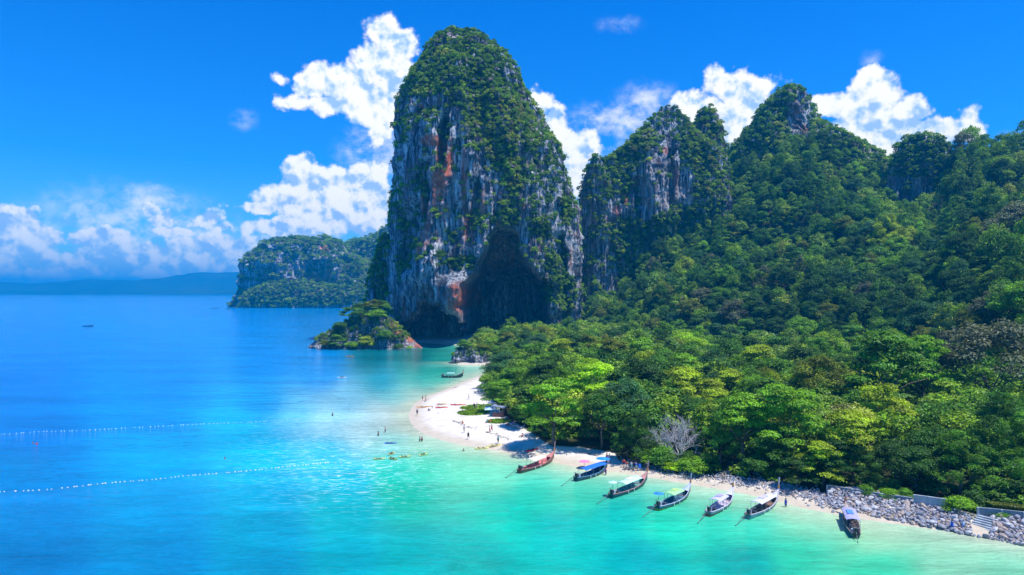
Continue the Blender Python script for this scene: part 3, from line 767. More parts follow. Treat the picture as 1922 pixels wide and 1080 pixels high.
V, Fq = tower('limestone_massif', 'broad grey limestone massif with tree-fringed summit', MB_, B_D, 0.34, 12.0, nth=380, nz=240, rust=b_rust, moss=b_moss, carve=b_carve, amp=1.05, power=2.8)
def mk_keep(blobs, Dv, seed, lo=0.30, hi=0.6, base=0.04, nzmin=-0.5, bare=()):
    def keep(P, N):
        f = veg_field(P, blobs, Dv, seed)
        if bare: f = f - .95 * blobmask(*pxz(P[:, 0], P[:, 2], Dv), bare)
        k = sstep(lo, hi, f + np.clip(N[:, 2], -.3, 1) * 0.9) + base * sstep(0.05, 0.4, N[:, 2]); k = k * (N[:, 2] > nzmin)
        return k * np.where(N[:, 1] < 0.45, 1.0, 0.25)
    return keep
scatter('cliff_vegetation', 'trees and shrubs clinging to the grey massif', V, Fq, 12000, 3.8, 8.0, mk_keep(B_VEG, 495.0, 61, .42, .74, .02, bare=B_BARE), 6)

for keys_, Dk, sd__, lab in (([(206, 1322, 1336), (214, 1312, 1344), (235, 1304, 1350), (262, 1300, 1354), (330, 1296, 1362), (420, 1290, 1372)], 528.0, 131.0, 'square tree-topped knob at the landward end of the massif'),
                             ([(290, 1116, 1122), (304, 1109, 1130), (325, 1101, 1140), (345, 1096, 1150), (400, 1089, 1160), (500, 1086, 1165), (600, 1088, 1165)], 512.0, 141.0, 'thin rock spire at the seaward end of the massif')):
    V, Fq = tower('limestone_spire', lab, keys_, Dk, 0.7, sd__, nth=160, nz=120, scale=0.55, amp=1.1, moss=lambda x, y, z: sstep(.1, .6, fbm(np.stack([x, y, z], 1), .05, 3, seed=5) + (sd__ == 131.0) * .4))
    scatter('cliff_vegetation', 'shrubs on the ' + lab.split(' at ')[0], V, Fq, 2500, 3.5, 7.5, (lambda P, N: sstep(-.1, .3, fbm(P, .05, 3, seed=5) + N[:, 2] * .7 + .12) * (N[:, 2] > -.4) * 1.0) if sd__ == 131.0 else (lambda P, N: sstep(.1, .5, fbm(P, .05, 3, seed=5) + N[:, 2] * .8) * (N[:, 2] > -.4) * 1.0), int(sd__))

# ---- pointed peak
C_D = 568.0
PC = [(164, 1481, 1489), (170, 1472, 1498), (182, 1458, 1508), (205, 1438, 1520), (228, 1422, 1530), (250, 1404, 1550), (272, 1382, 1600), (292, 1374, 1640), (318, 1366, 1680), (400, 1360, 1680), (500, 1360, 1690)]
C_VEG = [(1450, 220, 60, 90, 1.6), (1420, 300, 70, 70, 1.5), (1540, 280, 50, 60, 1.5), (1480, 170, 30, 22, 1.4), (1600, 320, 70, 60, 1.6), (1490, 320, 50, 30, 1.1), (1520, 380, 150, 60, 1.6)]
V, Fq = tower('limestone_peak', 'pointed forested peak with one pale rock face', PC, C_D, 0.6, 23.0, nth=320, nz=220, rust=lambda x, z: blobmask(*pxz(x, z, 530.0), [(1522, 235, 8, 10, .8), (1515, 200, 6, 8, .5)]),
              moss=lambda x, y, z: sstep(0.2, 0.8, veg_field(np.stack([x, y, z], 1), C_VEG, 530.0, 71)), amp=0.9)
def c_keep(P, N):
    px, py = pxz(P[:, 0], P[:, 2], 535.0); f = veg_field(P, C_VEG, 530.0, 71)
    bare = blobmask(px, py, [(1508, 240, 24, 66, 1.3), (1478, 290, 16, 34, 1.0), (1440, 325, 18, 22, .9)])
    return sstep(0.05, 0.4, f + N[:, 2] * 0.5 - bare * 1.5) * (N[:, 2] > -0.5) * np.where(N[:, 1] < 0.45, 1.0, 0.25)
scatter('cliff_vegetation', 'dense trees covering the pointed peak', V, Fq, 12000, 4.5, 9.0, c_keep, 7)

# ---- rock shoulder above the right hand forest
D_D = 505.0
PDk = [(256, 1715, 1735), (262, 1700, 1755), (275, 1690, 1775), (295, 1680, 1790), (330, 1668, 1795), (370, 1660, 1800), (430, 1655, 1800), (480, 1655, 1800)]
D_VEG = [(1730, 275, 60, 34, 1.6), (1790, 330, 30, 90, 1.4), (1740, 315, 30, 14, .9), (1730, 400, 46, 30, 1.0), (1668, 300, 16, 20, 1.0)]
V, Fq = tower('limestone_bluff', 'shaded rock bluff in the upper right forest', PDk, D_D, 0.45, 37.0, nth=240, nz=160, rust=lambda x, z: blobmask(*pxz(x, z, 480.0), [(1700, 380, 10, 10, .8)]),
              moss=lambda x, y, z: sstep(0.2, 0.8, veg_field(np.stack([x, y, z], 1), D_VEG, 480.0, 81)), amp=0.9)
scatter('cliff_vegetation', 'trees on top of the shaded rock bluff', V, Fq, 6000, 4.5, 9.0, mk_keep(D_VEG, 480.0, 81, 0.1, 0.4, 0.05, bare=[(1700, 375, 36, 60, 1), (1740, 345, 40, 24, 1)]), 8)

# ---- headland across the bay, far off
E_D = 1500.0
PE = [(447, 560, 606), (449, 545, 622), (455, 512, 634), (461, 494, 640), (470, 484, 645), (483, 474, 665), (500, 466, 700), (530, 460, 720), (550, 457, 730), (565, 452, 740), (578, 449, 745), (590, 449, 745)]
E_VEG = [(560, 445, 120, 18, 1.3), (600, 565, 160, 22, 1.2), (500, 560, 40, 20, 1.0), (690, 520, 60, 60, 1.4), (540, 500, 10, 40, .4), (480, 470, 22, 20, .8)]
V, Fq = tower('far_headland', 'distant blue-hazed limestone headland with forested foot', PE, E_D, 0.5, 47.0, nth=300, nz=160, scale=1.8, amp=1.35, power=3.2, mat=M_ROCKFAR, moss=lambda x, y, z: sstep(0.2, 0.7, veg_field(np.stack([x, y, z], 1), E_VEG, 1420.0, 91, 0.012)), rust=lambda x, z: blobmask(*pxz(x, z, 1420.), [(605, 465, 10, 12, 1), (585, 520, 16, 12, .9), (615, 505, 8, 14, .9), (545, 527, 10, 5, .7)]))
def e_keep(P, N):
    f = veg_field(P, E_VEG, 1420.0, 91, 0.012); return sstep(0.25, 0.55, f + np.clip(N[:, 2], -.3, 1) * 0.9) * (N[:, 1] < 0.5)
scatter('cliff_vegetation', 'trees over the distant headland', V, Fq, 6000, 10, 18, e_keep, 9, space=0.6)
PE2 = [(420, 760, 900), (430, 728, 960), (440, 712, 980), (452, 690, 1000), (455, 662, 1010), (462, 652, 1020), (480, 640, 1040), (520, 620, 1060), (560, 600, 1080), (578, 590, 1080), (590, 590, 1080)]
V, Fq = tower('far_headland', 'distant blue-green wooded ridge beside the pinnacle', PE2, 1700.0, 0.4, 57.0, nth=260, nz=120, scale=1.8, mat=M_ROCKFAR, moss=lambda x, y, z: np.ones(len(x)))
scatter('cliff_vegetation', 'trees over the distant wooded ridge', V, Fq, 6000, 11, 20, lambda P, N: (N[:, 1] < 0.5) * 1.0 * (P[:, 0] < -120), 10, space=0.6)
# low wooded shore in front of the far headland
PE3 = [(528, 530, 560), (536, 495, 620), (545, 475, 690), (556, 460, 730), (568, 452, 740), (580, 450, 745), (590, 450, 745)]
V, Fq = tower('far_headland', 'low wooded skirt at the foot of the distant headland', PE3, 1405.0, 0.16, 67.0, nth=240, nz=60, scale=1.2, mat=M_ROCKFAR, moss=lambda x, y, z: sstep(4, 9, z), amp=0.6)
scatter('cliff_vegetation', 'trees along the foot of the distant headland', V, Fq, 3500, 9, 17, lambda P, N: (N[:, 1] < 0.5) * (P[:, 2] > 5) * 1.0, 12, space=0.6)

# ---- the hazy hills on the horizon
def build_hills():
    m, g, b = newmat('far_forest')
    c = g.ramp(g.noise(g.pos(), 0.004, 5, 0.6), [(0.3, (0.015, 0.035, 0.015)), (0.7, (0.05, 0.08, 0.03))]); g.l.new(c, b.inputs['Base Color']); b.inputs['Roughness'].default_value = 1.0; b.inputs['Specular IOR Level'].default_value = 0
    def ridge(nm, lab, prof, Dh, depth, seed):
        xs = np.linspace(prof[0][0], prof[-1][0], 220); ys = np.interp(xs, [p[0] for p in prof], [p[1] for p in prof])
        t = np.linspace(0, 1, 26); V = []
        for j, tt in enumerate(t):
            hgt = np.sin(tt * pi) ** 0.8
            yy = Dh - depth / 2 + depth * tt
            zr = H + (HY - ys) * Dh / F
            x = (xs - CX) * Dh / F
            n = fbm(np.stack([x, 0 * x + yy, 0 * x], 1), 0.0022, 4, seed=seed)
            z = zr * hgt * (1 + 0.35 * n * (1 if j not in (13,) else 0.15))
            V.append(np.stack([x, 0 * x + yy, z - 2], 1))
        V = np.concatenate(V); nx = len(xs); i = np.arange(25)[:, None] * nx + np.arange(nx - 1)[None, :]
        Fq = np.stack([i, i + 1, i + 1 + nx, i + nx], -1).reshape(-1, 4)
        tag(link(nm, npmesh(nm, V, Fq, m)), lab, kind='structure')
    ridge('far_hills', 'long blue hazy hills on the horizon', [(-1400, 545), (-900, 528), (-400, 522), (-100, 532), (0, 531), (90, 532), (150, 527), (180, 524), (215, 526), (250, 527), (280, 529), (300, 522), (325, 518), (345, 520), (375, 515), (395, 511), (415, 513), (440, 513), (480, 514), (600, 512), (800, 518), (1000, 530), (1200, 540)], 8200, 1800, 3)
    ridge('far_hills', 'low dark wooded point below the horizon hills', [(300, 549), (345, 546), (360, 541), (380, 540), (395, 545), (430, 546), (470, 545), (520, 548)], 7000, 500, 5)
build_hills()

# ------------------------------------------------------------------ islet, shore rocks and buttress
PI_ = [(586, 690, 712), (592, 676, 722), (602, 656, 734), (614, 632, 744), (626, 612, 756), (636, 598, 768), (646, 588, 779), (654, 578, 788), (662, 572, 792)]
ISV, ISF = tower('rocky_islet', 'low rocky islet jutting into the bay beside the pinnacle', PI_, 412.0, 0.35, 101.0, nth=220, nz=70, scale=0.32, mat=M_ROCKSH, power=2.0, amp=1.25, zmin=-1.5, 
      rust=lambda x, z: blobmask(*pxz(x, z, 405.), [(752, 622, 18, 16, 1), (770, 635, 12, 12, 1), (785, 650, 12, 8, .8), (735, 612, 14, 8, .7)]), moss=lambda x, y, z: sstep(2.5, 8, z) * 0.6)
PB_ = [(440, 722, 730), (455, 714, 736), (480, 706, 742), (520, 698, 748), (560, 692, 752), (600, 690, 760), (655, 690, 765)]
V, Fq = tower('rock_buttress', 'mossy rock buttress on the seaward flank of the pinnacle', PB_, 497.0, 0.8, 111.0, nth=160, nz=120, scale=0.6, amp=1.0, moss=lambda x, y, z: sstep(-.1, .5, fbm(np.stack([x, y, z], 1), .05, 3, seed=6) + sstep(20, 70, z) * .6))
scatter('cliff_vegetation', 'shrubs on the seaward rock buttress', V, Fq, 2500, 3.0, 6.0, lambda P, N: sstep(.0, .4, fbm(P, .05, 3, seed=6) + .15 + N[:, 2] * .6 + sstep(20, 75, P[:, 2]) * .3) * (N[:, 2] > -.4) * (P[:, 2] > 12) * 1.0, 21)
PO_ = [(652, 868, 884), (658, 860, 905), (666, 855, 925), (674, 853, 940), (682, 855, 946), (690, 858, 946)]
OCV, OCF = tower('shore_rock', 'grey fluted rock at the far end of the beach', PO_, 325.0, 0.45, 121.0, nth=180, nz=60, scale=0.26, mat=M_ROCKSH, power=2.2, amp=1.1, zmin=-1.2, moss=lambda x, y, z: sstep(3.5, 6, z) * .5)

# ------------------------------------------------------------------ trees
TONES = {'dark green': (0.020, 0.062, 0.016), 'deep green': (0.030, 0.095, 0.018), 'mid green': (0.045, 0.130, 0.018), 'bright green': (0.075, 0.190, 0.016),
         'yellow-green': (0.130, 0.215, 0.016), 'blue-green': (0.026, 0.085, 0.045), 'olive': (0.066, 0.105, 0.016), 'grey-brown': (0.066, 0.092, 0.082), 'lime green': (0.135, 0.27, 0.012)}
BIG = {}
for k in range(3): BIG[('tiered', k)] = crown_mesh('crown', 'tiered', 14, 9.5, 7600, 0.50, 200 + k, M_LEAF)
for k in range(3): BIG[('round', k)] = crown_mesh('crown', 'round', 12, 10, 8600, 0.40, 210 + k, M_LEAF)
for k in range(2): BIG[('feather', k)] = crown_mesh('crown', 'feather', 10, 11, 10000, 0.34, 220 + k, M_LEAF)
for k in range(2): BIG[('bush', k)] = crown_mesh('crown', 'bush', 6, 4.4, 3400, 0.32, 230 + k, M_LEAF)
WID = {'tiered': 14, 'round': 12, 'feather': 10, 'bush': 6}; HGT = {'tiered': 9.5, 'round': 10, 'feather': 11, 'bush': 4.4}
NV = {'tiered': 3, 'round': 3, 'feather': 2, 'bush': 2}
TRUNK = {(k, j): trunk_mesh('trunk', h, w, 300 + j, r) for k, h, w, r in (('tiered', 5.5, 14, .30), ('round', 5.0, 12, .26), ('feather', 4.0, 9, .2), ('bush', 0.9, 5, .07)) for j in range(2)}
TRH = {'tiered': 5.5, 'round': 5.0, 'feather': 4.0, 'bush': 0.9}

def tree(kind, x, y, z, W, top, tone, label, group=None, rz=0.0, var=0, squash=1.0):
    """W crown width, top height above ground; trunk scaled to carry the crown"""
    s = W / WID[kind]; hc = HGT[kind] * s * squash
    hc = min(max(hc, top * 0.72), top * 0.9); th = max(top - hc * 0.92, 0.3)
    root = empty('shrub' if kind == 'bush' else 'broadleaf_tree' if kind != 'feather' else 'feathery_tree', (x, y, z), rz)
    tag(root, label, 'shrub' if kind == 'bush' else 'tree', group)
    c = link('crown', BIG[(kind, var % NV[kind])], root); c.location = (0, 0, th); c.scale = (s, s, hc / HGT[kind])
    c.color = (*TONES[tone], 1)
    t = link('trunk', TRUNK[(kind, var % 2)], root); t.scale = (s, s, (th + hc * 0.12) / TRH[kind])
    return root

HABIT = {'tiered': 'tiered', 'round': 'rounded', 'feather': 'feathery', 'bush': 'low bushy'}
HERO = [
 ('bush', 1245, 876, 7, 4.6, 'mid green', 'mid green shrub hiding the foot of the bare silver tree'),
 ('bush', 1288, 880, 6, 4.0, 'deep green', 'deep green shrub right of the foot of the bare silver tree'),
 ('feather', 1615, 921, 8, 7.5, 'dark green', 'dark feathery tree draping over the sea wall'),
 ('tiered', 1575, 912, 9, 7.5, 'dark green', 'dark low-branched tree hanging over the near end of the sea wall'),  # kind, crown centre px, row of foot, crown width m, top m, tone, label
 ('tiered', 940, 774, 10, 8.5, 'bright green', 'bright green tree at the tip of the forest behind the sand spit'),
 ('tiered', 962, 752, 12, 10, 'mid green', 'mid green tree just inland of the spit tip'),
 ('tiered', 985, 800, 11, 9, 'deep green', 'deep green tree shading the beach stall'),
 ('tiered', 1038, 838, 16, 14.0, 'bright green', 'big bright green tiered tree overhanging the sand near the red kayak'),
 ('tiered', 1110, 800, 17, 15.5, 'lime green', 'tall lime green tiered tree behind the big beachside tree'),
 ('round', 1130, 842, 12, 12.5, 'deep green', 'deep green rounded tree over the shaded patch of sand'),
 ('round', 1172, 830, 12, 13.5, 'blue-green', 'blue-green rounded tree standing seaward of the lime one'),
 ('feather', 1195, 868, 9, 9.5, 'dark green', 'dark feathery tree at the beach edge beside the bare silver tree'),
 ('feather', 1178, 862, 7, 7.5, 'deep green', 'small feathery tree leaning over the white sand'),
 ('bush', 1225, 872, 7, 3.2, 'bright green', 'bright low shrub below the bare silver tree'),
 ('bush', 1262, 882, 6.0, 2.2, 'lime green', 'lime low shrub behind the first stones'),
 ('bush', 1300, 888, 7, 3.6, 'bright green', 'bright bushy shrub above the stony beach'),
 ('feather', 1352, 880, 9, 11, 'mid green', 'mid green feathery tree right beside the bare silver tree'),
 ('round', 1300, 828, 11, 10, 'deep green', 'deep green tree just behind the bare silver tree'),
 ('tiered', 1395, 880, 14, 13.2, 'bright green', 'bright tiered tree hanging over the stony beach'),
 ('tiered', 1475, 882, 17, 15.0, 'bright green', 'widest bright green tiered tree above the moored boats'),
 ('tiered', 1440, 895, 10, 7, 'deep green', 'low deep green tree with branches over the shaded stones'),
 ('tiered', 1600, 905, 13, 11.5, 'yellow-green', 'yellow-green tiered tree behind the start of the sea wall'),
 ('tiered', 1545, 915, 10, 7.5, 'yellow-green', 'smaller yellow-green tree beside the start of the sea wall'),
 ('tiered', 1660, 860, 14, 14, 'yellow-green', 'taller yellow-green tree inland of the sea wall'),
 ('tiered', 1670, 800, 24, 21, 'mid green', 'giant spreading mid green tree behind the sea wall'),
 ('tiered', 1735, 790, 17, 20, 'bright green', 'bright green crown merging with the giant spreading tree'),
 ('round', 1535, 800, 13, 17, 'olive', 'olive yellowish tree between two wide bright trees'),
 ('round', 1860, 790, 25, 24.5, 'grey-brown', 'huge grey-brown tree at the foot of the right slope'),
 ('round', 1905, 520, 27, 27, 'grey-brown', 'grey-brown giant halfway up the right hillside'),
 ('feather', 1800, 930, 12, 9.5, 'mid green', 'soft green feathery tree above the fence panels'),
 ('feather', 1860, 925, 13, 11.5, 'deep green', 'tall soft deep green tree above the clipped hedge'),
 ('feather', 1915, 925, 13, 12, 'mid green', 'soft mid green tree at the far end of the hedge'),
 ('feather', 1880, 880, 14, 14, 'deep green', 'soft deep green tree behind the hedge trees'),
 ('feather', 1960, 900, 14, 13, 'mid green', 'soft green tree beyond the hedge end'),
 ('round', 1720, 925, 9, 7.5, 'dark green', 'dark rounded tree behind the pale fence panels'),
 ('round', 1680, 915, 9, 8, 'dark green', 'dark tree leaning over the sea wall'),
 ('round', 1755, 905, 11, 9.5, 'deep green', 'deep green tree behind the pale fence panels'),
 ('tiered', 1500, 915, 8, 5, 'dark green', 'dark low tree over the shaded end of the stony beach'),
 ('bush', 1630, 934, 3.5, 2.2, 'mid green', 'shrub growing against the middle of the sea wall'),
 ('bush', 1665, 940, 4, 2.4, 'bright green', 'bright shrub at the sea wall above the boulders'),
 ('bush', 1705, 944, 3.5, 2.4, 'mid green', 'mid green shrub next to the pale fence panels'),
 ('bush', 1800, 965, 5.5, 3.4, 'bright green', 'bright shrub beside the beach steps'),
 ('bush', 1822, 958, 5, 3.2, 'dark green', 'dark shrub behind the bright one at the steps'),
 ('bush', 1880, 976, 4, 1.8, 'mid green', 'low shrub on the wall right of the steps'),
 ('bush', 1848, 970, 3, 1.5, 'dark green', 'small dark shrub just above the steps'),
 ('round', 1200, 775, 14, 15, 'dark green', 'dark broad tree inland of the bare silver tree'),
 ('tiered', 1150, 720, 17, 15, 'olive', 'olive-brown tree in the middle of the flat forest'),
 ('tiered', 1105, 695, 15, 14, 'olive', 'second olive tree, seaward of the larger olive one'),
]
ISLET = [('tiered', 632, 645, 11, 9, 'mid green', 'spreading tree on the seaward end of the islet'), ('round', 612, 650, 8, 6, 'olive', 'small olive tree at the outer edge of the islet'),
 ('round', 702, 600, 11, 9, 'olive', 'tall tree on the summit of the islet'), ('round', 676, 610, 10, 8, 'deep green', 'deep green tree on the upper slope of the islet'), ('tiered', 655, 620, 12, 8, 'mid green', 'mid green tree halfway up the islet'),
 ('tiered', 716, 620, 12, 8, 'mid green', 'mid green tree on the landward side of the islet'), ('bush', 690, 646, 12, 8, 'yellow-green', 'yellow-green bushy tree above the islet waterline'),
 ('bush', 664, 646, 10, 6, 'bright green', 'bright bushy tree low on the islet front'), ('bush', 720, 646, 10, 6.5, 'mid green', 'green bush low on the islet by the orange rocks'), ('bush', 705, 632, 11, 7, 'bright green', 'bright bush in the middle of the islet face'), ('bush', 678, 630, 11, 7, 'mid green', 'mid green bush in the middle of the islet face'),
 ('bush', 640, 632, 9, 6, 'deep green', 'dark bush on the islet crest'), ('bush', 745, 640, 7, 4, 'deep green', 'small bush among the orange islet rocks'), ('bush', 768, 646, 4, 2.4, 'lime green', 'tiny lime bush near the tip of the islet rocks'),
 ('bush', 875, 668, 8, 5, 'mid green', 'green bush on top of the grey shore rock'), ('bush', 905, 676, 7, 4, 'olive', 'pale olive bush on the grey shore rock'), ('bush', 930, 676, 7, 5, 'mid green', 'green bush at the landward end of the shore rock'),
 ('round', 885, 660, 10, 8, 'bright green', 'bright tree just behind the grey shore rock')]

def surf_z(V, x, y, r=1.6):
    d = (V[:, 0] - x) ** 2 + (V[:, 1] - y) ** 2; k = d < r * r
    return float(V[k, 2].max()) if k.any() else 0.0
PLACED = []                                   # x, y, radius
def place_heroes():
    for i, (kind, px, py, W, top, tone, label) in enumerate(HERO):
        if py < 600: x, y = (px - CX) * 300 / F, 300.0; z = gz(x, y)
        else: x, y, z = on_ground(px, py)
        tree(kind, x, y, z, W, top, tone, label, rz=(i * 2.3) % 6.28, var=i); PLACED.append((x, y, W * 0.42))
    for i, (kind, px, py, W, top, tone, label) in enumerate(ISLET):
        VV, Dm = (ISV, 412.0 if py < 625 else 406.0 if py < 640 else 399.0) if px < 800 else (OCV, 325.0 if py > 660 else 334.0)
        x = (px - CX) * Dm / F; y = Dm; z = max(surf_z(VV, x, y), 0.6) - 0.3
        tree(kind, x, y, z, W * 1.2, top * .9, tone, label, rz=i * 1.7, var=i); PLACED.append((x, y, W * 0.4))
place_heroes(); PLACED.append((*on_ground(1272, 868)[:2], 7.5)); PLACED.append((*on_ground(1268, 850)[:2], 5))
scatter('islet_shrubs', 'low shrubs clinging to the rocky islet', ISV, ISF, 900, 2.0, 4.5, lambda P, N: sstep(.0, .4, fbm(P, .09, 3, seed=16) + N[:, 2] * .5) * (P[:, 2] > 5) * (P[:, 0] < -62) * 1.0, 31)
scatter('rock_shrubs', 'low shrubs on the grey shore rock', OCV, OCF, 300, 1.5, 3.0, lambda P, N: sstep(.0, .4, fbm(P, .12, 3, seed=16) + N[:, 2] * .5) * (P[:, 2] > 3.5) * 1.0, 32)

def forest_points():
    rng = np.random.default_rng(77)
    u = rng.uniform(830, 2150, 60000); D = np.sqrt(rng.uniform(85 ** 2, 600 ** 2, 60000))
    x = (u - CX) * D / F; y = D
    ins = in_poly(x, y, VEGPOLY); vd = dist_poly(x, y, VEGPOLY)
    hz = hill(x, y); rdg = np.interp(u, HILL[:, 0], HILL[:, 2])
    k = ins & (vd > 2.5) & (y < rdg + 45)
    # keep clear of the towers' own rock
    k &= ~((np.abs(x + 17) < 70) & (y > 436)); k &= ~((u > 1085) & (u < 1385) & (y > 488) & (y < 560)); k &= ~((u > 1370) & (u < 1650) & (y > 545)); k &= ~((u > 1665) & (u < 1780) & (y > 470) & (y < 530))
    k &= ~(in_poly(x, y, [G(1560, 930, 1)[:2], G(1922, 980, 1)[:2], G(2300, 1040, 1)[:2], G(2300, 985, 1)[:2], G(1922, 935, 1)[:2], G(1600, 905, 1)[:2]]))
    x, y, vd, hz, u = x[k], y[k], vd[k], hz[k], u[k]
    flat = sstep(9, 2, hz)
    W = rng.uniform(9, 16, len(x)) * flat + rng.uniform(7, 16.5, len(x)) * (1 - flat)
    W *= np.clip(0.45 + vd / 14, 0.45, 1); W *= np.clip(y / 190, 0.8, 1.0)
    P = np.stack([x, y, 0 * x], 1); i = thin(P, W * 0.60)
    x, y, vd, hz, W, u, flat = x[i], y[i], vd[i], hz[i], W[i], u[i], flat[i]
    ok = np.ones(len(x), bool)
    for hx, hy, hr in PLACED: ok &= np.hypot(x - hx, y - hy) > hr * 0.72 + W * 0.12
    return [a[ok] for a in (x, y, vd, W, u, flat)]
fx, fy, fvd, fW, fu, fflat = forest_points()
fz = ground_z(fx, fy)
_r = np.random.default_rng(99); nF = len(fx)
ftop = (fW * 0.62 + _r.uniform(3.5, 6.0, nF) * fflat + _r.uniform(2.0, 12.0, nF) * (1 - fflat)) * np.clip(0.6 + fvd / 25, 0.6, 1)
rowpy = HY + F * (H - fz - ftop * .6) / fy
pn1 = fbm(np.stack([fx, fy, 0 * fx], 1), 0.016, 3, seed=2.0) + _r.normal(0, .22, nF)
kinds = np.where(_r.random(nF) < np.where(fflat > .5, .55, .10), 'tiered', np.where(_r.random(nF) < .78, 'round', 'feather')); kinds[(fW < 6.0)] = 'bush'
def tone_of(i):
    a = pn1[i]; r = _r.random()
    # photograph: the flat forest is brighter, with lime crowns along its inland edge; the slopes darker with grey ones at the right
    if fflat[i] > .5:
        if r < .07: return 'olive'
        if r < .15: return 'blue-green'
        if fu[i] > 1180 and fy[i] > 255 and r < .55: return 'lime green'
        return ['dark green', 'deep green', 'mid green', 'bright green', 'yellow-green'][int(np.clip((a + .42) * 5.2, 0, 4))]
    if r < .06: return 'grey-brown'
    if r < .24: return 'blue-green'
    if r < .31: return 'olive'
    a -= .10
    return ['dark green', 'dark green', 'deep green', 'mid green', 'bright green', 'yellow-green'][int(np.clip((a + .42) * 6.0, 0, 5))]
ftone = [tone_of(i) for i in range(nF)]

def choose_visible():
    """which trees show largest: a coarse depth-ordered splat of all crowns as seen from the camera"""
    Wd, Hh = 961, 540; buf = np.zeros((Hh, Wd), bool); score = np.zeros(nF)
    for x, y, r in PLACED:
        z = gz(x, y); cx_, cy_ = (CX + F * x / y) / 2, (HY - F * (z + 7 - H) / y) / 2; rr = r * 1.1 * F / y / 2
        yy, xx = np.ogrid[max(0, int(cy_ - rr)):max(0, min(Hh, int(cy_ + rr))), max(0, int(cx_ - rr)):max(0, min(Wd, int(cx_ + rr)))]
        buf[max(0, int(cy_ - rr)):max(0, min(Hh, int(cy_ + rr))), max(0, int(cx_ - rr)):max(0, min(Wd, int(cx_ + rr)))] |= ((xx - cx_) ** 2 + (yy - cy_) ** 2) < rr * rr
    for i in np.argsort(fy):
        hc = fW[i] * .62; cx_, cy_ = fu[i] / 2, (HY - F * (fz[i] + ftop[i] - hc / 2 - H) / fy[i]) / 2; rx, ry = fW[i] * .47 * F / fy[i] / 2, hc * .5 * F / fy[i] / 2
        x0, x1, y0, y1 = [int(v) for v in (max(0, cx_ - rx), min(Wd, cx_ + rx), max(0, cy_ - ry), min(Hh, cy_ + ry))]
        if x1 <= x0 or y1 <= y0: continue
        yy, xx = np.ogrid[y0:y1, x0:x1]; mk = ((xx - cx_) / rx) ** 2 + ((yy - cy_) / ry) ** 2 < 1
        sub = buf[y0:y1, x0:x1]; score[i] = (mk & ~sub).sum(); sub |= mk
    return score
score = choose_visible()
NHERO = sum(1 for h in HERO if h[0] != 'bush') + sum(1 for h in ISLET if h[0] != 'bush')
order = np.argsort(-score); chosen = [i for i in order[:300 - NHERO] if score[i] > 12]
LM = [('the sand spit', 905, 745), ('the cave mouth', 945, 600), ('the grey shore rock', 900, 668), ('the bare silver tree', 1270, 795), ('the red kayak', 1000, 845), ('the pinnacle foot', 1060, 610), ('the massif foot', 1140, 600),
      ('the massif face', 1235, 400), ('the massif flank', 1330, 500), ('the peak notch', 1375, 330), ('the pointed peak', 1480, 330), ('the shaded bluff', 1700, 400), ('the upper skyline', 1820, 300), ('the grey-brown giant', 1860, 490),
      ('the huge grey-brown tree', 1850, 700), ('the giant spreading tree', 1680, 710), ('the widest tiered tree', 1460, 790), ('the sea wall', 1700, 900), ('the olive-brown trees', 1130, 660), ('the forest back edge', 1350, 610), ('the middle slope', 1560, 520), ('the stony beach', 1380, 860)]
def tree_labels():
    cpy = [HY - F * (fz[i] + ftop[i] * .7 - H) / fy[i] for i in chosen]; cpx = [fu[i] for i in chosen]; labs = []
    for a, i in enumerate(chosen):
        dd = [math.hypot(cpx[a] - l[1], (cpy[a] - l[2]) * 1.3) for l in LM]; k = int(np.argmin(dd)); nm, lx, ly = LM[k]; dx, dy = cpx[a] - lx, cpy[a] - ly
        rel = ('above' if dy < 0 else 'below') if abs(dy) > abs(dx) else ('seaward of' if dx < 0 else 'landward of')
        rel = ('just ' if dd[k] < 45 else '' if dd[k] < 95 else 'well ') + rel
        best = sorted(range(len(chosen)), key=lambda b: math.hypot(cpx[a] - cpx[b], cpy[a] - cpy[b]))[1]
        size = 'small' if fW[i] < 8 else 'large' if fW[i] > 12 else 'medium'
        labs.append('%s %s %s tree %s %s, by a %s one' % (size, ftone[i], HABIT[kinds[i]], rel, nm, ftone[chosen[best]]))
    return [l.split(' ', 1)[1] if len(l.split()) > 16 else l for l in labs]
labs = tree_labels()
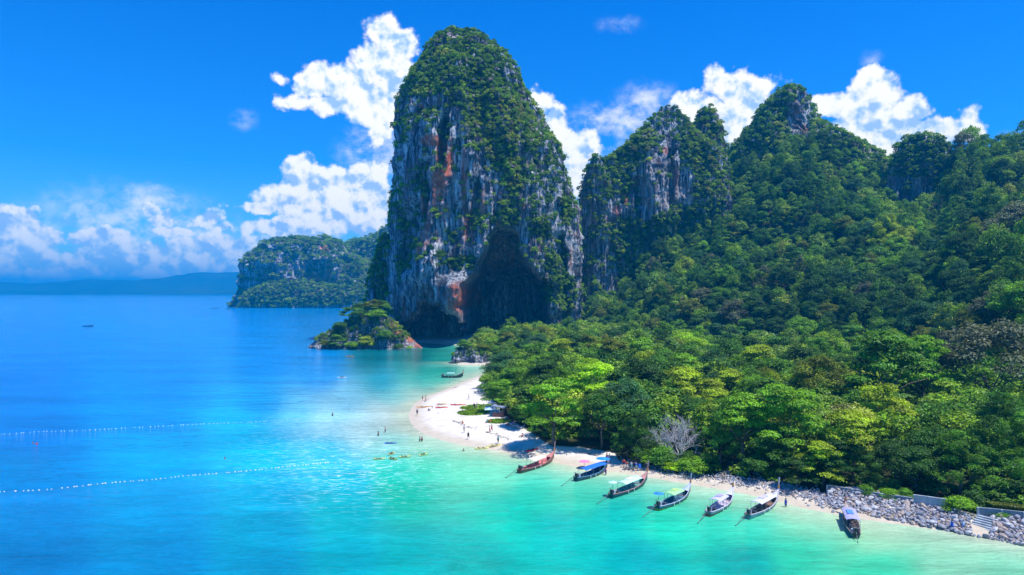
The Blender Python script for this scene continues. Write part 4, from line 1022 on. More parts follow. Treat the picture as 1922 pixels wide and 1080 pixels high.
def plant():
    cnt = {}
    for l in labs: cnt[l] = cnt.get(l, 0) + 1
    ch = set(chosen)
    for a, i in enumerate(chosen):
        kk = str(kinds[i]); hillside = fflat[i] < .5
        g = ('trees of the flat forest behind the beach' if not hillside else 'trees on the hillside')
        tree(kk, fx[i], fy[i], fz[i] - .3, fW[i] * 1.12, ftop[i], ftone[i], labs[a], (labs[a].split(',')[0] + 's') if cnt[labs[a]] > 1 else g, rz=(i * 1.37) % 6.28, var=i, squash=1.45 if hillside else 1.0)
    rest = np.array([i for i in range(nF) if i not in ch])
    s = fW[rest] * 1.12; rng = np.random.default_rng(4)
    P = np.stack([fx[rest], fy[rest], fz[rest] + ftop[rest] - s * .8], 1)
    rot = np.stack([0 * s, 0 * s, rng.uniform(0, 6.28, len(s))], 1)
    instancer('forest', 'dense forest of mixed green trees over the hillside', P, np.stack([s, s, s * np.where(fflat[rest] < .5, 1.45, 1.0)], 1), rot, rng.integers(0, 6, len(s)), src)
    # undergrowth fills the floor between the crowns
    uu = rng.uniform(880, 2100, 16000); D = np.sqrt(rng.uniform(90 ** 2, 590 ** 2, 16000)); x = (uu - CX) * D / F
    k = in_poly(x, D, VEGPOLY) & (dist_poly(x, D, VEGPOLY) > 3) & ~((np.abs(x + 17) < 62) & (D > 440)); x, D = x[k], D[k]
    z = ground_z(x, D); s = rng.uniform(2.5, 5.5, len(x)) * (1 + (hill(x, D) > 5) * .5)
    instancer('undergrowth', 'low green undergrowth on the forest floor', np.stack([x, D, z - .3], 1), np.stack([s, s, s * .8], 1), np.stack([0 * s, 0 * s, rng.uniform(0, 6.28, len(s))], 1), rng.integers(0, 5, len(s)), src_small)
    print('trees', nF, 'chosen', len(chosen), 'min score', score[chosen].min(), 'dup labels', sum(v for v in cnt.values() if v > 1))
plant()

# ---- the bare silver tree
def bare_tree():
    x, y, z = on_ground(1272, 868); PLACED.append((x, y, 6)); z -= 1.7; root = empty('bare_tree', (x, y, z), 0, 1.12); tag(root, 'leafless silver-grey tree with a fan of twisting bare branches', 'tree')
    r = random.Random(5); m = MB(); m.tube([(0, 0, -.5), (.3, 0, 1.5), (.1, .1, 3.0)], [.35, .28, .24], 8); m.obj('trunk', M_BARE, root, True)
    def grow(m, p, d, ln, rad, lev):
        n = 4; pts = [p]; q = p.copy(); dd = d.copy()
        for k in range(n):
            dd = (dd + Vector((r.uniform(-1, 1), r.uniform(-1, 1), r.uniform(-.6, .7))) * .5).normalized(); q = q + dd * ln / n; pts.append(q.copy())
            if lev > 0 and k > 0:
                for _ in range(2 if lev > 1 else 2):
                    sd = (dd + Vector((r.uniform(-1, 1), r.uniform(-1, 1), r.uniform(-.4, .9))) * .95).normalized(); grow(m, q.copy(), sd, ln * r.uniform(.5, .72), rad * .55, lev - 1)
        m.tube(pts, [rad * (1 - .16 * k) for k in range(n + 1)], 3 if lev < 2 else 5, cap=False)
    for k in range(9):
        a = 2 * pi * k / 9 + r.uniform(-.3, .3); mb = MB(); grow(mb, Vector((.1, .1, 2.6)), Vector((cos(a), sin(a), r.uniform(.15, 1.0))).normalized(), r.uniform(3.2, 4.6), .12, 3 if k % 2 else 2)
        mb.obj('branch', M_BARE, root, True)
bare_tree()

# ------------------------------------------------------------------ sea wall, fence panels, hedge, steps, boulders
M_CONC = simple('concrete', (0.17, 0.21, 0.25), 0.9, 0.25, 0.6, bump=0.2)  # dark bluish base colour stands in for shade on the sea wall
M_CONC2 = simple('pale_concrete', (0.38, 0.42, 0.45), 0.85, 0.2, 0.8)
M_STONE = [simple('stone', c, 0.9, 0.35, 1.5, bump=0.5) for c in ((0.34, 0.34, 0.37), (0.46, 0.45, 0.46), (0.24, 0.24, 0.27), (0.40, 0.32, 0.27))]
def wall_line(pxs, z=1.3): return [Vector(G(a, b, z)) for a, b in pxs]
def build_wall():
    W1 = wall_line([(1553, 921), (1600, 929), (1655, 938), (1712, 946)], 1.4); W2 = wall_line([(1716, 946), (1745, 950), (1778, 955)], 1.6); W3 = wall_line([(1835, 966), (1880, 970), (1922, 975), (2000, 986), (2120, 1002)], 1.5)
    root = empty('sea_wall', W1[0]); tag(root, 'weathered shade-tinted blue-grey concrete sea wall behind the boulders, from beach forest to fence panels', 'wall')
    def run(P, root, h, th, name, post=True, step=3.2):
        for a, b in zip(P[:-1], P[1:]):
            d = b - a; L = d.length; n = max(1, round(L / step)); rz = math.atan2(d.y, d.x)
            for k in range(n):
                c = a + d * ((k + .5) / n) - root.location; l = L / n
                m = MB(); m.box((c.x, c.y, c.z + h / 2 - .4), (l - .06, th, h + .8), rz); m.box((c.x, c.y, c.z + h + .06), (l - .02, th + .12, .12), rz); m.obj(name, M_CONC if name != 'fence_panel' else M_CONC2, root)
                if post:
                    p = a + d * (k / n) - root.location; q = MB(); q.box((p.x - sin(rz) * -.10, p.y - .12, p.z + h / 2 - .35), (.28, .34, h + .95), rz); q.obj('post', M_CONC2, root)
    run(W1, root, .85, .25, 'wall_panel')
    root2 = empty('concrete_fence', W2[0]); tag(root2, 'pale concrete fence panels with posts between two shrubs above the boulders', 'fence'); run(W2, root2, 1.3, .16, 'fence_panel', step=2.4)
    root3 = empty('sea_wall', W3[0]); tag(root3, 'grey sea wall under the clipped hedge, beyond the beach steps', 'wall'); run(W3, root3, .95, .25, 'wall_panel', step=4)
    # hedge
    HL = wall_line([(1856, 950), (1885, 953), (1922, 957), (2010, 968)], 2.6); rng = np.random.default_rng(8); n = 15000; seg = rng.integers(0, 3, n); t = rng.random(n)
    A = np.array([list(v) for v in HL]); P = A[seg] * (1 - t)[:, None] + A[seg + 1] * t[:, None]; P[:, 1] += rng.uniform(-.9, .9, n); P[:, 2] = 1.6 + rng.random(n) ** .4 * 1.5
    N = rng.normal(size=(n, 3)) * .5 + (0, -.3, .9); N /= np.linalg.norm(N, axis=1)[:, None]; T = np.cross(N, rng.normal(size=(n, 3))); T /= np.linalg.norm(T, axis=1)[:, None]; B = np.cross(N, T)
    l = .12; V = np.stack([P - T * l, P + B * l * .7, P + T * l, P - B * l * .7], 1).reshape(-1, 3)
    o = link('clipped_hedge', npmesh('clipped_hedge', V, np.arange(4 * n).reshape(-1, 4), M_LEAF, False, {'leaf': ('FACE', rng.random(n) * .7)})); o.color = (*TONES['olive'], 1)
    tag(o, 'flat-topped clipped hedge on the wall right of the steps', 'hedge')
build_wall()

def build_steps():
    b = Vector(G(1840, 992, .3)); root = empty('beach_steps', b); tag(root, 'short flight of white concrete steps between the boulder heaps', 'steps')
    d = Vector(G(1856, 996, .3)) - Vector(G(1826, 988, .3)); rz = math.atan2(d.y, d.x); nrm = Vector((-sin(rz), cos(rz), 0))
    for k in range(6):
        c = nrm * (.42 * k); m = MB(); m.box((c.x, c.y, .12 + .22 * k - .5), (2.7, .46, 1.0), rz); m.obj('step', M_CONC2, root)
build_steps()

def rock_mesh(name, seed, mat, sub=2):
    r = np.random.default_rng(seed)
    import bmesh
    bm = bmesh.new(); bmesh.ops.create_icosphere(bm, subdivisions=sub, radius=0.5)
    V = np.array([v.co[:] for v in bm.verts])
    for _ in range(9):
        n = r.normal(size=3); n /= np.linalg.norm(n); h = r.uniform(.26, .42); dd = V @ n - h; V = V - np.maximum(dd, 0)[:, None] * n[None] * .9
    V = V * r.uniform(.75, 1.25, 3) * (1, 1, .75)
    for v, c in zip(bm.verts, V): v.co = c
    me = bpy.data.meshes.new(name); bm.to_mesh(me); bm.free(); me.materials.append(mat); return me
ROCKS = [rock_mesh('boulder', 400 + k, M_STONE[k % 4], 2) for k in range(8)]
src_rock = bpy.data.collections.new('stone_sources')
for k in range(8): add_source(src_rock, 'stone_%d' % k, ROCKS[k])
def build_boulders():
    lo = [(1555, 950), (1600, 957), (1650, 968), (1700, 976), (1760, 986), (1800, 994), (1830, 1000), (1870, 1006), (1922, 1018), (2060, 1042)]
    hi = [(1555, 935), (1600, 933), (1650, 942), (1700, 949), (1760, 957), (1800, 972), (1830, 986), (1870, 978), (1922, 982), (2060, 1004)]
    rng = np.random.default_rng(21); n = 9000; u = rng.uniform(1555, 2060, n); t = rng.random(n)
    py = np.interp(u, [p[0] for p in lo], [p[1] for p in lo]) * (1 - t) + np.interp(u, [p[0] for p in hi], [p[1] for p in hi]) * t
    D = (H - .6) * F / (py - HY); x = (u - CX) * D / F
    ok = ~((u > 1822) & (u < 1862) & (t > .1)); u, t, D, x = u[ok], t[ok], D[ok], x[ok]
    s = .32 + .75 * rng.random(len(x)) ** 2.2; i = thin(np.stack([x, D, 0 * x], 1), s * .72); u, t, D, x, s = u[i], t[i], D[i], x[i], s[i]
    z = np.maximum(ground_z(x, D), 0) + s * .18 + t * .9; big = np.argsort(-(s * (u < 1925)))[:292]; bs = set(big.tolist())
    for k in big:
        o = link('boulder', ROCKS[k % 8]); o.location = (x[k], D[k], z[k] + .05); q = s[k] * 1.15; o.scale = (q, q, q); o.rotation_euler = (rng.uniform(-.5, .5), rng.uniform(-.5, .5), rng.uniform(0, 6.28))
        seg = ['at the shaded forest end', 'behind the violet-roofed boat', 'below the middle wall shrub', 'below the wall shrub nearest the boats', 'below the last wall shrub', 'below the first fence panel', 'below the last fence panel', 'below the bright shrub', 'close to the steps', 'just past the steps', 'under the start of the hedge', 'at the far end under the hedge']
        part = seg[int(np.searchsorted([1575, 1605, 1635, 1665, 1700, 1735, 1770, 1805, 1840, 1875, 1900], u[k]))]; row = 'bottom' if t[k] < .25 else 'second' if t[k] < .5 else 'third' if t[k] < .75 else 'top'
        sz = 'large' if s[k] > .85 else 'medium' if s[k] > .68 else 'small'; colr = ['grey', 'pale grey', 'dark grey', 'brownish'][k % 4]
        tag(o, '%s %s boulder in the %s row, %s' % (sz, colr, row, part), 'boulder', '%s %s boulders in the %s row, %s' % (sz, colr, row, part))
    rest = np.array([k for k in range(len(x)) if k not in bs]); q = s[rest] * 1.15
    instancer('rubble', 'smaller grey stones packed between the boulders', np.stack([x[rest], D[rest], z[rest]], 1), np.stack([q] * 3, 1), rng.uniform(0, 6, (len(rest), 3)), rng.integers(0, 8, len(rest)), src_rock)
    # stones strewn along the shaded top of the beach
    n = 1900; u = rng.uniform(1165, 1570, n); t = rng.normal(0, .5, n)
    py = np.interp(u, [1165, 1300, 1440, 1570], [867, 886, 908, 940]) + t * 9; D = (H - .9) * F / (py - HY); x = (u - CX) * D / F
    s = rng.uniform(.15, .5, n) * np.interp(u, [1165, 1450, 1570], [.8, 1, 1.6]); z = ground_z(x, D)
    instancer('beach_stones', 'loose stones scattered along the shaded top of the beach', np.stack([x, D, z + s * .1], 1), np.stack([s] * 3, 1), rng.uniform(0, 6, (n, 3)), rng.integers(0, 8, n), src_rock)
    # driftline of weed
    L = [G(a, b, .5) for a, b in [(925, 703), (900, 712), (870, 722), (845, 730), (825, 738), (800, 750), (812, 768), (830, 786), (850, 795), (880, 808), (925, 820), (965, 832), (1000, 842), (1080, 852), (1140, 862), (1250, 884), (1350, 904), (1450, 922)]]
    P = np.array(smooth_line([p[:2] for p in L], 8)); n = 900; k = rng.integers(0, len(P) - 1, n); tt = rng.random(n)[:, None]; Q = P[k] * (1 - tt) + P[k + 1] * tt; Q += rng.normal(0, .35, (n, 2))
    keep = fbm(np.stack([Q[:, 0], Q[:, 1], 0 * Q[:, 0]], 1), .15, 2, seed=3) > .02; Q = Q[keep]; n = len(Q); z = ground_z(Q[:, 0], Q[:, 1])
    a = rng.uniform(0, 6.28, n); l = rng.uniform(.08, .38, n); w = l * .4; T = np.stack([np.cos(a), np.sin(a), 0 * a], 1); B = np.stack([-np.sin(a), np.cos(a), 0 * a], 1); C = np.stack([Q[:, 0], Q[:, 1], z + .05], 1)
    V = np.stack([C - T * l[:, None], C - B * w[:, None] + (0, 0, .05), C + T * l[:, None], C + B * w[:, None]], 1).reshape(-1, 3)
    tag(link('seaweed', npmesh('seaweed', V, np.arange(4 * n).reshape(-1, 4), simple('dry_weed', (.16, .13, .10), .9))), 'dark line of dried weed and twigs along the high water mark', kind='stuff')
    # grass patches
    for (cx_, cy_, rx, ry, lb) in ((905, 770, 42, 5.5, 'green beach grass patch beside the stall'), (888, 779, 30, 5, 'green creeping grass patch on the white sand'), (938, 796, 24, 4, 'small green grass patch before the sunbathers')):
        n = 1800; r_ = np.sqrt(rng.random(n)); a = rng.uniform(0, 6.28, n); ppx = cx_ + rx * r_ * np.cos(a); ppy = cy_ + ry * r_ * np.sin(a)
        D = (H - 1) * F / (ppy - HY); x = (ppx - CX) * D / F; z = ground_z(x, D); T = np.stack([np.cos(a * 7), np.sin(a * 7), 0 * a], 1) * rng.uniform(.12, .3, n)[:, None]; C = np.stack([x, D, z + .04], 1); U = np.stack([rng.normal(0, .1, n), rng.normal(0, .1, n), rng.uniform(.05, .28, n)], 1)
        V = np.stack([C - T, C + T, C + T * .7 + U, C - T * .7 + U], 1).reshape(-1, 3)
        o = link('grass', npmesh('grass', V, np.arange(4 * n).reshape(-1, 4), M_LEAF, False, {'leaf': ('FACE', rng.random(n))})); o.color = (.075, .16, .02, 1); tag(o, lb, kind='stuff')
build_boulders()

# ------------------------------------------------------------------ long-tail boats
MATC = {}
def paint(c, rough=.5, var=.10):
    k = (tuple(c), rough)
    if k not in MATC: MATC[k] = simple('painted_surface', c, rough, var, 1.2)
    return MATC[k]
M_DARK = simple('dark_metal', (.03, .03, .035), .5, .2, 5); M_WOOD = simple('deck_wood', (.20, .12, .08), .7, .3, 3)
def hull_sections(L):
    S = []
    for s in np.concatenate([np.linspace(0, .8, 13), np.linspace(.84, 1, 6)]):
        w = .52 + .46 * math.sin(min(s / .5, 1) * pi / 2) if s < .5 else .98 * max(0.03, 1 - ((s - .5) / .5) ** 2.2)
        g = .62 + .18 * max(0, (.25 - s) / .25) + 1.45 * max(0, (s - .5) / .5) ** 2.3
        k = -.22 + .16 * max(0, (.12 - s) / .12) + .95 * max(0, (s - .78) / .22) ** 2
        S.append((s * L, w, g, k))
    return S
def longtail(label, stern, bow, hullc, trimc, deckc, roofc, roof=(.24, .62), keelc=None, prow=1.25, umb=None, group='longtail boats moored along the beach', tail=None, small=False, ribbons=(.7, .1, .1), cargo=None, roofmid=None):
    a, b = Vector(G(*stern)), Vector(G(*bow)); d = b - a; L = d.length
    root = empty('longtail_boat', a, math.atan2(d.y, d.x)); tag(root, label, 'boat', group)
    S = hull_sections(L); n = len(S)
    def skin(name, prof, mat, cap=True, smooth=True):
        V = []; m = len(prof(S[0]))
        for sct in S: V += prof(sct)
        Fq = []
        for i in range(n - 1):
            for k in range(m - 1): Fq.append((i * m + k, (i + 1) * m + k, (i + 1) * m + k + 1, i * m + k + 1))
        if cap: Fq.append(tuple(range(m)))
        mb = MB(); mb.add(V, Fq); return mb.obj(name, mat, root, smooth)
    def outer(q):
        x, w, g, k = q; h = g - k
        return [(x, w, g), (x, w * .93, k + .6 * h), (x, w * .78, k + .30 * h), (x, w * .45, k + .08 * h), (x, 0, k), (x, -w * .45, k + .08 * h), (x, -w * .78, k + .30 * h), (x, -w * .93, k + .6 * h), (x, -w, g)]
    def inner(q):
        x, w, g, k = q; h = g - k; i = max(w - .07, .01)
        return [(x, w, g), (x, i, g), (x, i * .85, k + .45 * h), (x, i * .7, k + .36 * h), (x, 0, k + .34 * h), (x, -i * .7, k + .36 * h), (x, -i * .85, k + .45 * h), (x, -i, g), (x, -w, g)]
    skin('hull', outer, paint(hullc, .45)); skin('hull_lining', inner, paint(deckc, .7))
    for sg in (1, -1):
        m = MB(); m.tube([(x, sg * (w + .015), g + .01) for x, w, g, k in S], .055, 5); m.obj('gunwale', paint(trimc, .45), root)
        m = MB(); m.tube([(x, sg * (w * .96 + .03), g - .2 * (g - k)) for x, w, g, k in S], .04, 4); m.obj('rubbing_strake', paint([min(1, c * .5 + .03) for c in hullc], .5), root)
    if keelc:
        def low(q):
            x, w, g, k = q; h = g - k; e = 1.02
            return [(x, w * .90 * e, k + .50 * h), (x, w * .78 * e, k + .29 * h), (x, w * .45 * e, k + .07 * h), (x, 0, k - .015), (x, -w * .45 * e, k + .07 * h), (x, -w * .78 * e, k + .29 * h), (x, -w * .90 * e, k + .50 * h)]
        skin('boot_stripe', low, paint(keelc, .5))
        m = MB(); m.box((-.02, 0, .18), (.05, .7, .45)); m.obj('transom_stripe', paint(keelc, .5), root)
    # fore deck and upswept stem
    x1, w1, g1, _ = S[-1]; fd = [q for q in S if q[0] > L * .80]
    m = MB(); V = []
    for x, w, g, k in fd: V += [(x, w - .05, g - .03), (x, 0, g + .02), (x, -w + .05, g - .03)]
    Fq = []
    for i in range(len(fd) - 1):
        for k in range(2): Fq.append((i * 3 + k, i * 3 + k + 1, (i + 1) * 3 + k + 1, (i + 1) * 3 + k))
    m.add(V, Fq); m.obj('fore_deck', paint(trimc, .6), root)
    m = MB(); m.tube([(L * .97, 0, g1 - .8), (L * 1.0, 0, g1), (L * 1.012, 0, g1 + prow * .5), (L * 1.03, 0, g1 + prow)], [.10, .12, .11, .15], 6); m.obj('stem_post', paint([c * .45 + .10 for c in trimc], .6), root)
    for k, cc in enumerate(((.7, .08, .08), (.75, .55, .05), ribbons)):
        m = MB(); m.tube([(L * 1.003 + k * .01, 0, g1 + .12 + .16 * k), (L * 1.004 + k * .01, 0, g1 + .25 + .16 * k)], .155, 7); m.obj('ribbon', paint(cc), root)
    m = MB(); m.tube([(L * 1.01, .12, g1 + .3), (L * 1.02, .2, g1 - .1), (L * 1.015, .22, g1 - .7)], [.05, .07, .02], 4); m.obj('ribbon_tail', paint(ribbons), root)
    # thwarts
    for s in (.20, .30, .40, .50, .60, .72):
        q = min(S, key=lambda e: abs(e[0] - s * L)); m = MB(); m.box((s * L, 0, q[2] - .22), (.26, (q[1] - .08) * 2, .05)); m.obj('bench', M_WOOD if s > .65 else paint([min(1, c * 1.3) for c in deckc], .6), root)
    # roof
    r0, r1 = roof[0] * L, roof[1] * L; zr = 1.72; wr = .92; V = []; m = MB(); nr = 9
    for top in (0, .045):
        for xx in np.linspace(r0, r1, 5):
            for k in range(nr):
                t = k / (nr - 1) * 2 - 1; V.append((xx, t * wr, zr + top + .22 * (1 - t * t) - .03 * abs((xx - (r0 + r1) / 2) / (r1 - r0))))
    Fq = []
    for i in range(4):
        for k in range(nr - 1):
            p = i * nr + k; Fq.append((p, p + 1, p + nr + 1, p + nr)); p += 5 * nr; Fq.append((p, p + nr, p + nr + 1, p + 1))
    o5 = 5 * nr
    for i in range(4): Fq.append((i * nr, (i + 1) * nr, (i + 1) * nr + o5, i * nr + o5)); e = i * nr + nr - 1; Fq.append((e, e + o5, e + nr + o5, e + nr))
    for k in range(nr - 1): Fq.append((k, k + o5, k + 1 + o5, k + 1)); e = 4 * nr + k; Fq.append((e, e + 1, e + 1 + o5, e + o5))
    m.add(V, Fq); rf = m.obj('canopy', paint(roofc, .55, .06), root)
    m = MB()
    for xx in np.linspace(r0 + .2, r1 - .2, 5): m.tube([(xx, -wr, zr - .04), (xx, -wr * .5, zr + .13), (xx, 0, zr + .18), (xx, wr * .5, zr + .13), (xx, wr, zr - .04)], .022, 4)
    m.obj('canopy_rib', paint((.5, .5, .48)), rf)
    m = MB(); m.box(((r0 + r1) / 2 + .3, .1, zr + .30), ((r1 - r0) * .35, .8, .07)); 
    if roofmid: m.obj('rolled_cover', paint(roofmid), rf)
    for xx in np.linspace(r0 + .1, r1 - .1, 4):
        for sg in (1, -1):
            q = min(S, key=lambda e: abs(e[0] - xx)); m = MB(); m.tube([(xx, sg * (q[1] - .03), q[2]), (xx, sg * (wr - .06), zr)], .028, 5); m.obj('canopy_post', paint((.25, .24, .22)), root)
    # engine and long shaft
    m = MB(); m.box((.35, 0, 1.05), (.75, .42, .42), taper=.85); m.box((.15, 0, 1.32), (.30, .30, .20), taper=.8); m.ball((.72, 0, 1.05), (.10, .26, .26), 8, 4); m.tube([(.5, .25, 1.0), (.5, .30, 1.45), (.2, .30, 1.55)], .04, 5); m.tube([(.1, -.2, 1.25), (-.1, -.24, 1.5)], .035, 5)
    en = m.obj('engine', M_DARK, root)
    m = MB(); m.tube([(.35, 0, .3), (.35, 0, .85)], .06, 6); m.tube([(.1, .2, .55), (.35, 0, .85)], .03, 4); m.tube([(.1, -.2, .55), (.35, 0, .85)], .03, 4); m.obj('engine_mount', M_DARK, root)
    m = MB(); m.tube([(.8, .1, 1.1), (1.9, .15, 1.2)], .022, 4); m.obj('tiller', M_DARK, en)
    tl = tail or 4.0
    m = MB(); m.tube([(-.02, 0, .98), (-tl * .55, 0, .52), (-tl, 0, .02)], [.06, .045, .035], 6); sh = m.obj('tail_shaft', simple('shaft_metal', (.12, .15, .12), .5), root)
    m = MB()
    for k in range(3):
        an = 2 * pi * k / 3; m.box((-tl, sin(an) * .09, .02 + cos(an) * .09), (.03, .08, .16), rx=-an)
    m.obj('propeller', M_DARK, sh)
    m = MB(); m.tube([(-.1, 0, .9), (-tl * .5, 0, .75)], .02, 4); m.obj('shaft_guard', M_DARK, sh)
    # stern rails, boxes, fenders
    m = MB()
    for sg in (1, -1): m.tube([(.1, sg * .45, .78), (.1, sg * .45, 1.5), (1.5, sg * .6, 1.55), (1.5, sg * .75, .72)], .022, 4)
    m.tube([(.1, -.45, 1.5), (.1, .45, 1.5)], .022, 4); m.obj('stern_rail', paint((.35, .34, .34)), root)
    m = MB(); m.box((1.35, .25, .72), (.5, .45, .42)); m.obj('locker', paint(cargo or (.35, .45, .55)), root)
    m = MB(); m.box((1.9, -.2, .66), (.42, .5, .34)); m.obj('locker', paint((.05, .05, .06)), root)
    for s in (.33, .48):
        q = min(S, key=lambda e: abs(e[0] - s * L)); m = MB(); m.tube([(s * L, -q[1] - .08, q[2] - .05), (s * L, -q[1] - .10, q[2] - .42)], [.07, .07], 6); m.obj('fender', paint((.75, .75, .72)), root)
    m = MB(); m.tube([(L * .93, .25, 1.3), (L * 1.0, .5, .6), (L * 1.12, .8, .03)], .016, 3); m.obj('mooring_rope', paint((.6, .55, .45)), root)
    if umb:
        m = MB(); nU = 12; V = [(0, 0, .28)]
        for k in range(nU): an = 2 * pi * k / nU; V.append((cos(an), sin(an), 0 if k % 2 else .02))
        m.add([(p[0] * umb[2], p[1] * umb[2], p[2]) for p in V], [(0, 1 + k, 1 + (k + 1) % nU) for k in range(nU)])
        u = empty('boat_umbrella', root.matrix_basis @ Vector((umb[0] * L, umb[3] if len(umb) > 3 else 0, 2.35)), 0); tag(u, umb[-1], 'umbrella')
        cn = m.obj('umbrella_canopy', paint(umb[1], .7), u, False); m2 = MB(); m2.tube([(0, 0, .28), (0, 0, -1.8)], .022, 5); m2.obj('umbrella_pole', M_DARK, u)
        m3 = MB()
        for k in range(nU): an = 2 * pi * k / nU; m3.tube([(0, 0, .24), (cos(an) * umb[2] * .98, sin(an) * umb[2] * .98, -.015)], .012, 3)
        m3.obj('umbrella_ribs', M_DARK, cn)
    return root
longtail('reddish-brown longtail boat with cream canopy and pink seats, first from the spit', (974, 889), (1040, 866), (.20, .085, .075), (.55, .22, .19), (.55, .16, .16), (.80, .78, .66), (.30, .66), prow=1.9, cargo=(.1, .15, .2))
longtail('dark blue longtail boat under a long bright blue canopy', (1080, 904), (1140, 884), (.035, .07, .13), (.10, .30, .45), (.07, .15, .22), (.02, .16, .62), (.20, .86), prow=.9, umb=(.93, (.01, .25, .75), 1.35, .5, 'round blue sunshade opened over the prow of the blue boat'), ribbons=(.25, .05, .5))
longtail('dark teal longtail boat with pale turquoise canopy and salmon foredeck', (1146, 936), (1215, 907), (.03, .10, .13), (.50, .24, .20), (.10, .26, .27), (.50, .80, .74), (.28, .72), prow=1.9, umb=(.10, (.45, .75, .75), .75, .3, 'small pale turquoise sunshade over the stern of the teal boat'), roofmid=(.75, .72, .70))
longtail('light blue longtail boat with lime green canopy and orange bottom', (1233, 959), (1296, 930), (.05, .16, .26), (.48, .55, .66), (.05, .14, .22), (.35, .75, .30), (.34, .66), keelc=(.70, .26, .04), prow=1.6, umb=(.10, (.02, .22, .60), .85, .3, 'blue sunshade on a thin pole at the stern of the lime-roofed boat'), roofmid=(.5, .72, .2))
longtail('white-rimmed longtail boat with lavender canopy and red bottom', (1329, 970), (1376, 938), (.30, .33, .38), (.62, .62, .70), (.45, .40, .50), (.52, .50, .72), (.26, .60), keelc=(.60, .07, .03), prow=1.7, roofmid=(.40, .36, .62))
longtail('grey-white longtail boat with long pale lavender canopy and brown foredeck hatch', (1403, 975), (1461, 942), (.26, .32, .38), (.60, .58, .66), (.20, .12, .09), (.62, .62, .80), (.26, .72), prow=1.8, roofmid=(.55, .50, .75))
longtail('brown-rimmed longtail boat with violet canopy pointing at the boulders', (1607, 1012), (1588, 966), (.12, .13, .16), (.42, .34, .30), (.10, .08, .08), (.40, .38, .62), (.24, .74), prow=1.1, tail=1.6, roofmid=(.10, .28, .60))
longtail('lone dark longtail boat with pale teal canopy off the far side of the spit', (829, 709), (869, 709), (.03, .06, .07), (.10, .12, .12), (.08, .12, .12), (.35, .62, .58), (.25, .62), prow=1.2, group='longtail boats in the bay', tail=2.0)

def motorboat(px, py, L, label, hullc, canopy, rz=0.0):
    x, y, z = G(px, py); root = empty('small_boat', (x, y, 0), rz); tag(root, label, 'boat')
    m = MB(); V = []; st = [(-.5, .7), (-.25, .9), (.1, 1), (.35, .7), (.5, .05)]
    for s, w in st: V += [(s * L, w * L * .12, .7 + max(0, s) * .8), (s * L, w * L * .09, -.1), (s * L, -w * L * .09, -.1), (s * L, -w * L * .12, .7 + max(0, s) * .8)]
    Fq = [(0, 1, 2, 3)]
    for i in range(4):
        for k in range(3): Fq.append((i * 4 + k, i * 4 + 4 + k, i * 4 + 5 + k, i * 4 + k + 1))
        Fq.append((i * 4, i * 4 + 3, i * 4 + 7, i * 4 + 4))
    m.add(V, Fq); m.obj('hull', paint(hullc), root)
    m = MB(); m.box((-.05 * L, 0, 1.9), (L * .45, L * .2, .1)); m.obj('canopy', paint(canopy), root)
    m = MB()
    for sx in (-.25, .15):
        for sy in (-1, 1): m.tube([(sx * L, sy * L * .09, .7), (sx * L, sy * L * .09, 1.9)], .05, 4)
    m.obj('canopy_posts', M_DARK, root)
    m = MB(); m.tube([(.48 * L, 0, 1.0), (.53 * L, 0, 2.3)], .1, 5); m.obj('stem_post', paint(hullc), root)
motorboat(165, 613, 10, 'tiny dark boat alone on the open sea at the left', (.05, .06, .10), (.12, .14, .22), .1)
motorboat(403, 579, 12, 'tiny dark boat out by the distant headland', (.08, .09, .12), (.3, .35, .45), .3)
motorboat(428, 581, 10, 'smallest dark boat nearest the distant headland', (.08, .06, .06), (.12, .12, .2), -.2)
motorboat(416, 577, 9, 'pale tiny boat between the two dark ones off the headland', (.5, .55, .6), (.6, .6, .65), .2)

# ------------------------------------------------------------------ people
M_SKIN = tinted('skin', .55, .3, .06); M_CLOTH = tinted('cloth', .85, .15, .1); M_HAIR = simple('hair', (.02, .015, .012), .6)
def skinned(name, J, E):
    """one continuous body grown over a skeleton: J joints (x, y, z, rx, ry), E edges"""
    me = bpy.data.meshes.new('tmp'); me.from_pydata([j[:3] for j in J], E, []); o = bpy.data.objects.new('tmp', me); COL.objects.link(o)
    sk = o.modifiers.new('s', 'SKIN'); sk.use_smooth_shade = True; o.modifiers.new('u', 'SUBSURF').levels = 1
    for v, j in zip(me.skin_vertices[0].data, J): v.radius = (j[3], j[4])
    me.skin_vertices[0].data[0].use_root = True
    bpy.context.view_layer.update(); dg = bpy.context.evaluated_depsgraph_get()
    r = bpy.data.meshes.new_from_object(o.evaluated_get(dg)); r.name = name; bpy.data.objects.remove(o); r.materials.clear(); r.materials.append(M_SKIN); return r
